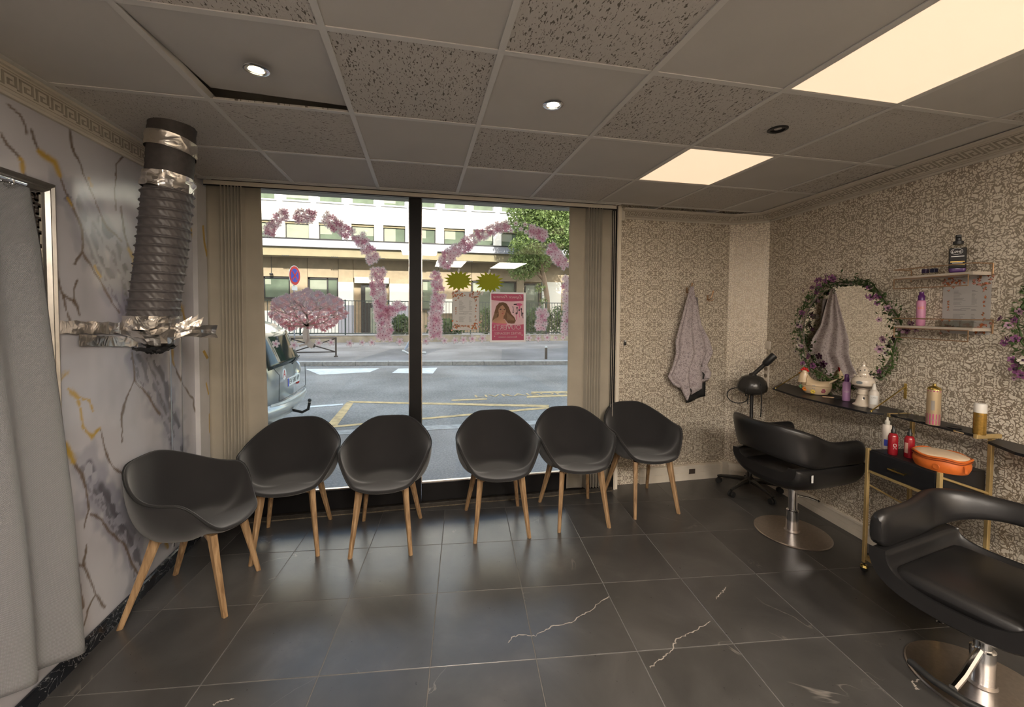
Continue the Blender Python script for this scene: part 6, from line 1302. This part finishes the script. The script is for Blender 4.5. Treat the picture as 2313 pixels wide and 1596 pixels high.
def decal(label,paths,seed,group='cherry blossom garland decals on the window glass',dens=1.0,white=False):
    allp=[wpx(u,v) for pl,w in paths for u,v in pl]; cx=sum(p[0] for p in allp)/len(allp); cz=sum(p[1] for p in allp)/len(allp)
    r=thing('blossom_decal',label,'window sticker',(cx,YD,cz),0,group); rr=random.Random(seed); A=MB(); B=MB(); E_=MB(); mats=[M['pet1'],M['pet2'],M['pet3']]
    for pl,w in paths:
        P=[wpx(u,v) for u,v in pl]; w=w*.80/269.
        pts_=[]
        for a,c in zip(P[:-1],P[1:]):
            ln=math.hypot(c[0]-a[0],c[1]-a[1]); n=int(ln*w*2/(.018**2)*14*dens)+20
            for k in range(n):
                t_=rr.random(); o=rr.uniform(-1,1); nx,nz=-(c[1]-a[1])/ln,(c[0]-a[0])/ln
                x=a[0]+(c[0]-a[0])*t_+nx*o*w-cx; z=a[1]+(c[1]-a[1])*t_+nz*o*w-cz
                if all((x-q[0])**2+(z-q[1])**2>.0235**2 for q in pts_): pts_.append((x,z))
        for k,(x,z) in enumerate(pts_):
            s=rr.uniform(.021,.027); y=-.0012-.00003*(k%40)
            petal_flower(E_,x,z,s*1.3,-.0006,rr); petal_flower(A,x,z,s,y,rr,mi=2 if white and rr.random()<.85 else rr.choice((0,0,1,2)))
            a1=rr.random()*3; B.poly([(x+.0065*math.cos(a1+j*1.257)*(1 if j%2 else .55),y-.0002,z+.0065*math.sin(a1+j*1.257)*(1 if j%2 else .55)) for j in range(5)])
    E_.obj('cut_edge',M['pet_edge'],r); o=A.obj('blossoms',mats,r); o['kind']='stuff'; o=B.obj('blossom_centres',M['pet_eye'],r); o['kind']='stuff'; return r
LP=[('pale blossom decal at the top left of the left pane, beside the left blind',[([(604,530),(620,505),(634,486),(648,484)],11)]),
('blossom decal at the crown of the left arch, second from the left blind',[([(666,488),(690,487),(710,491)],14)]),
('slanting blossom decal just right of the crown of the left arch',[([(732,490),(755,505),(775,520),(793,530)],14)]),
('blossom decal halfway down the right shoulder of the left arch',[([(808,532),(820,550),(835,570),(845,590)],14)]),
('long forked blossom decal hanging beside the window mullion on the left pane',[([(854,608),(852,640),(856,675),(862,710),(870,740),(868,766)],16),([(872,715),(890,700),(910,688)],12)]),
('tall blossom decal rising from the bottom right of the mullion',[([(985,762),(982,730),(986,690),(990,665)],15)]),
('short blossom decal above the tall one right of the mullion',[([(990,655),(987,635),(984,615)],12)]),
('broad blossom decal on the left shoulder of the right arch',[([(1004,602),(1010,580),(1030,565),(1050,555),(1062,545)],15)]),
('slender blossom decal near the crown of the right arch',[([(1068,542),(1085,530),(1110,520),(1130,512),(1148,508)],12)]),
('blossom decal overlapping the tree foliage at the right crown',[([(1196,520),(1215,525),(1232,534)],13)]),
('blossom decal sloping down on the right side of the right arch',[([(1240,556),(1255,575),(1268,590),(1277,602)],13)]),
('small island blossom decal right of the woman poster',[([(1226,700),(1223,722),(1222,742)],14)])]
for k,(lab,paths) in enumerate(LP): decal(lab,paths,20+k)
decal('pale vertical blossom decal at the far right edge of the right pane',[([(1280,622),(1277,660),(1281,700),(1276,755)],9)],50,white=True)
rr=random.Random(77)
for k,(u,v) in enumerate(((1165,505),(1154,520),(1177,517),(1186,507),(1188,523))):
    x,z=wpx(u,v); r=thing('single_blossom_decal',('loose single blossom sticker at the crown of the right arch, %s of its cluster'%('upper left','lower left','middle','upper right','lower right')[k]),'window sticker',(x,YD,z),0,'loose blossom stickers'); petal_flower(MB(),0,0,1,0,rr)
    mb=MB(); petal_flower(mb,0,0,.026,-.0006,rr,a0=.3); mb.obj('cut_edge',M['pet_edge'],r); mb=MB(); petal_flower(mb,0,0,.021,-.001,rr,a0=.3); mb.obj('petals',M['pet3'],r); mb=MB(); petal_flower(mb,0,0,.006,-.0014,rr); mb.obj('centre',M['pet_eye'],r)
ords=['first','second','third','fourth','fifth','sixth','seventh','eighth','ninth','tenth','eleventh','twelfth']
for side,lst in(('left',[(623,776),(664,779),(720,774),(748,773),(790,775),(818,773),(840,773),(903,771)]),('right',[(962,770),(1004,769),(1028,768),(1047,767),(1067,765),(1090,764),(1195,763),(1216,764),(1236,762),(1255,763),(1272,762)])):
    for k,(u,v) in enumerate(lst):
        x,z=wpx(u,v); s=rr.uniform(.85,1.25); r=thing('single_blossom_decal','pale single blossom sticker in the bottom row of the %s pane, %s from the left'%(side,ords[k]),'window sticker',(x,YD,z),0,'single blossom stickers along the bottom of the glass'); a0=rr.random()*6
        mb=MB(); petal_flower(mb,0,0,.032*s,-.0006,rr,a0=a0); mb.obj('cut_edge',M['pet_edge'],r); mb=MB(); petal_flower(mb,0,0,.027*s,-.001,rr,a0=a0,mi=0); mb.obj('petals',M['pet3'],r); mb=MB(); petal_flower(mb,0,0,.010*s,-.0014,rr); mb.obj('centre',M['pet2'],r)
# cherry tree decal
x0,z0=wpx(690,780); ct=thing('cherry_tree_decal','large pink blossoming cherry tree sticker low on the left pane','window sticker',(x0,YD,z0))
def wl_(u,v): p=wpx(u,v); return p[0]-x0,p[1]-z0
mb=MB()
def twig(P,w0,w1,y=-.0016):
    P=[wl_(*p) for p in P]; n=len(P); vs=[]
    for i,p in enumerate(P):
        q=P[min(i+1,n-1)]; o=P[max(i-1,0)]; d=Vector((q[0]-o[0],q[1]-o[1])).normalized(); w=(w0+(w1-w0)*i/(n-1))/269./2; vs+=[(p[0]-d.y*w,y,p[1]+d.x*w),(p[0]+d.y*w,y,p[1]-d.x*w)]
    mb.add(vs,[(2*i,2*i+1,2*i+3,2*i+2) for i in range(n-1)])
twig([(708,781),(699,777),(691,764),(689,750),(693,738),(695,728)],13,8); twig([(676,781),(690,777),(697,765),(696,745)],5,5,-.0022)
rr=random.Random(12)
def grow(u,v,an,ln,w,d):
    P=[(u,v)]
    for k in range(4): an+=rr.uniform(-.28,.28); u+=ln/4*math.cos(an)*1.25; v-=ln/4*math.sin(an)*.8; P.append((u,v))
    if ((u-695)/84)**2+((v-702)/44)**2>1.05: P=P[:3]
    twig(P,w,w*.6,-.0030)
    if d>0 and ((u-695)/84)**2+((v-702)/44)**2<.8:
        for s in((-.5,.45) if d%2 else (-.6,.1,.6)): grow(u,v,an+s+rr.uniform(-.15,.15),ln*.78,w*.62,d-1)
for an in(.25,.75,1.2,1.65,2.1,2.55,2.95): grow(694,736,an,30,3.6,3)
mb.obj('trunk_and_branches',M['twig'],ct)
A=MB(); E_=MB(); cm=[sticker('lavender_blossom',(.70,.58,.68),(.92,.85,.9)),sticker('rose_blossom',(.84,.56,.62),(.94,.78,.82)),sticker('coral_blossom',(.70,.32,.38),(.92,.65,.7))]
TP=[]
for k in range(9000):
    a=rr.random()*6.2832; q=math.sqrt(rr.random()); u=695+86*q*math.cos(a)*(1+.05*math.sin(a*9)+.03*math.sin(a*23)); v=702+46*q*math.sin(a)*(1+.07*math.sin(a*7)+.05*math.sin(a*19))
    if v>735+8*math.sin(u*.2) and abs(u-692)<30: v-=rr.uniform(5,14)
    x,z=wl_(u,v)
    if any((x-q_[0])**2+(z-q_[1])**2<.0105**2 for q_ in TP): continue
    TP.append((x,z)); f=(v-655)/95+rr.gauss(0,.12)+.35*math.sin(u*.21+v*.13)*math.sin(v*.3); petal_flower(A,x,z,rr.uniform(.010,.0145),-.0012-.0012*rr.random(),rr,mi=0 if f<.35 else (1 if f<.8 else 2),k5=4)
    if q>.86: petal_flower(E_,x,z,.013,-.0005,rr,k5=4)
o=A.obj('canopy_blossoms',cm,ct); o['kind']='stuff'; E_.obj('cut_edge',M['pet_edge'],ct)
# two acid green starbursts with tape
M['olive']=paper('acid_olive_card',(.42,.44,.0),.5)
for lab,cu_,cv,w,h,sd in(('acid olive starburst card on the right pane, the one over the price list',1036,634,33,23,1),('acid olive starburst card on the right pane, the one over the pink poster',1105,637,33,24,2)):
    x,z=wpx(cu_,cv); r=thing('starburst_card',lab,'sign',(x,YD,z),0,'starburst cards'); rr=random.Random(sd); n=17; pts=[]
    for k in range(n*2):
        a=2*PI*k/(n*2)+sd*.1; f=(1.0+rr.uniform(-.06,.10)) if k%2 else .70; pts.append((f*w/269*math.cos(a),f*h/269*math.sin(a)))
    mb=MB(); mb.prism([(a,c) for a,c in pts],lambda a,c,h_:(a,-.001-h_,c),.0008); mb.obj('card',M['olive'],r)
    for dx,dz,an in((.0,h/269,.3),(-.03*(sd-1)*2,-h/269-.006,.4)): mb=MB(); mb.box((dx,-.0022,dz),(.016,.0004,.034),Matrix.Rotation(an,3,'Y')); mb.obj('tape',M['paper'],r)
# price list and pink poster taped to the right pane
a=wpx(1022,658); c=wpx(1082,745); w,h=c[0]-a[0],a[1]-c[1]
r=thing('price_list','white price list sheet with an orange floral border taped to the right pane','poster',((a[0]+c[0])/2,YD-.001,(a[1]+c[1])/2)); pricelist(r,w,h)
a=wpx(1107,659); c=wpx(1187,772); w,h=c[0]-a[0],a[1]-c[1]
po=thing('pink_poster','pink hair salon poster with a long-haired woman taped to the right pane','poster',((a[0]+c[0])/2,YD-.001,(a[1]+c[1])/2))
PC={k:paper('poster_'+k,tuple(min(.95,q*1.3) for q in v),.55) for k,v in dict(white=(.76,.70,.70),rose=(.50,.13,.22),pink=(.62,.36,.42),pale=(.68,.50,.52),skin=(.62,.38,.26),hair=(.20,.115,.065),hair2=(.38,.25,.16),lip=(.5,.12,.14),dark=(.07,.05,.06),cheek=(.55,.28,.20),hot=(.60,.16,.30)).items()}
LY=[0]
def pp(name,pts,m,lay=None):
    """poster shape; x 0..1 left to right, z 0..1 bottom to top as seen from inside"""
    LY[0]+=1; y=-.0004-.00004*LY[0]; mb=MB(); mb.poly([((x-.5)*w,y,(z-.5)*h) for x,z in pts]); return mb.obj(name,PC[m],po)
def ell(cx,cz,rx,rz,n=20,a=0): return [(cx+rx*math.cos(t_)*math.cos(a)-rz*math.sin(t_)*math.sin(a),cz+(rx*math.cos(t_)*math.sin(a)*w/h+rz*math.sin(t_)*math.cos(a))) for t_ in[2*PI*k/n for k in range(n)]]
mb=MB(); mb.b2((-w/2,-.0004,-h/2),(w/2,.0004,h/2)); mb.obj('sheet',PC['white'],po)
pp('printed_ground',[(.06,.04),(.95,.04),(.93,.965),(.03,.965)],'pale')
pp('title_band',[(.03,.965),(.93,.965),(.935,.83)]+[(.935-.9*k/10,.83-.02*math.sin(k/10*PI)+.012*k/10) for k in range(1,10)]+[(.035,.845)],'rose')
pp('slogan_band',[(.055,.04),(.95,.04),(.945,.36)]+[(.945-.89*k/10,.36-.018*math.sin(k/10*PI)) for k in range(1,10)]+[(.05,.36)],'rose')
pp('band_line',[(.055,.235),(.95,.22),(.95,.228),(.055,.243)],'pink')
pp('woman_hair',[(.36,.80),(.25,.79),(.17,.72),(.13,.62),(.10,.54),(.07,.46),(.06,.41),(.20,.40),(.25,.45),(.40,.47),(.50,.38),(.60,.37),(.68,.375),(.72,.43),(.68,.50),(.60,.56),(.56,.62),(.52,.70),(.46,.77)],'hair')
pp('shoulders',[(.07,.375),(.075,.43),(.13,.47),(.22,.50),(.25,.54),(.38,.53),(.37,.47),(.42,.44),(.47,.37)],'skin')
pp('face',ell(.335,.635,.105,.105,24,-.12),'skin'); pp('jaw',ell(.345,.575,.07,.055,18),'skin'); pp('neck',[(.24,.60),(.37,.56),(.37,.48),(.24,.48)],'skin')
pp('cheek',ell(.375,.605,.025,.015),'cheek'); pp('left_eye',ell(.29,.655,.024,.009),'dark'); pp('right_eye',ell(.395,.652,.022,.009),'dark'); pp('brow',[(.26,.675),(.29,.687),(.325,.678),(.29,.681)],'hair'); pp('brow',[(.37,.675),(.40,.685),(.425,.675),(.40,.679)],'hair'); pp('nose',[(.345,.65),(.36,.605),(.335,.600)],'cheek'); pp('lips',ell(.35,.575,.024,.009),'lip')
pp('fringe',[(.36,.79),(.25,.76),(.21,.68),(.20,.60),(.23,.66),(.28,.71),(.345,.745),(.40,.70),(.44,.64),(.46,.56),(.50,.62),(.50,.72),(.44,.78)],'hair')
for k in range(7): x=.46+.03*k; pp('hair_highlight',[(x,.60-.02*k),(x+.02,.60-.02*k),(x+.05,.50-.015*k),(x+.02,.44),(x+.0,.42),(x+.015,.50-.01*k)],'hair2')
for k in range(3): x=.12+.03*k; pp('hair_highlight',[(x,.58),(x+.012,.58),(x+.0,.48),(x-.02,.43)],'hair2')
pp('earring',ell(.215,.575,.014,.014),'hair2'); pp('dress',[(.06,.40),(.22,.375),(.47,.37),(.46,.345),(.055,.36)],'hot')
pp('printed_dryer',ell(.80,.755,.10,.028,16),'hot'); pp('dryer_nozzle',[(.655,.77),(.74,.775),(.74,.745),(.655,.745)],'dark'); pp('dryer_handle',[(.80,.74),(.85,.74),(.83,.66),(.79,.66)],'hot')
for k,(x,z,l) in enumerate(((.74,.62,.10),(.80,.56,.12),(.86,.58,.12),(.72,.50,.11),(.90,.52,.08))):
    pp('printed_brush',[(x,z+l*.6),(x+.018,z+l*.6),(x+.03,z-l*.5),(x+.012,z-l*.5)],'hot' if k%2 else 'dark'); pp('brush_tip',ell(x+.01,z+l*.7,.02,.022),'dark')
pp('printed_scissors',[(.61,.72),(.62,.72),(.67,.62),(.66,.62)],'dark'); pp('printed_scissors',[(.66,.72),(.665,.72),(.63,.62),(.62,.62)],'dark'); pp('scissor_ring',ell(.64,.60,.018,.018),'dark')
def ptext(s,size,x,z,ww,m='white',sh=0,name='lettering'):
    return text_mesh(s,size,lambda a,c:((x-.5)*w+a,-.0045,(z-.5)*h+c),name,PC[m],po,mirror=True,font_shear=sh,ww=ww)
ptext('Espace Femme',.034,.49,.905,.80*w,sh=.35); ptext('OUVERT!',.060,.49,.295,.74*w); ptext('ENTREZ MESDAMES!',.030,.50,.175,.74*w); ptext('Bienvenue à toutes',.022,.50,.105,.52*w,sh=.35)
for x,z in((.13,.12),(.90,.14),(.11,.30)): pp('printed_spark',ell(x,z,.018,.014,6),'white')
for x in(.03,.97): mb=MB(); mb.box(((x-.5)*w,-.001,h*.49),(.03,.0004,.014)); mb.obj('tape',M['clear'],po)
# ------------------------------------------------------------ end
for o in bpy.data.objects:
    if o.type=='MESH' and not o.data.materials: print('nomat',o.name)
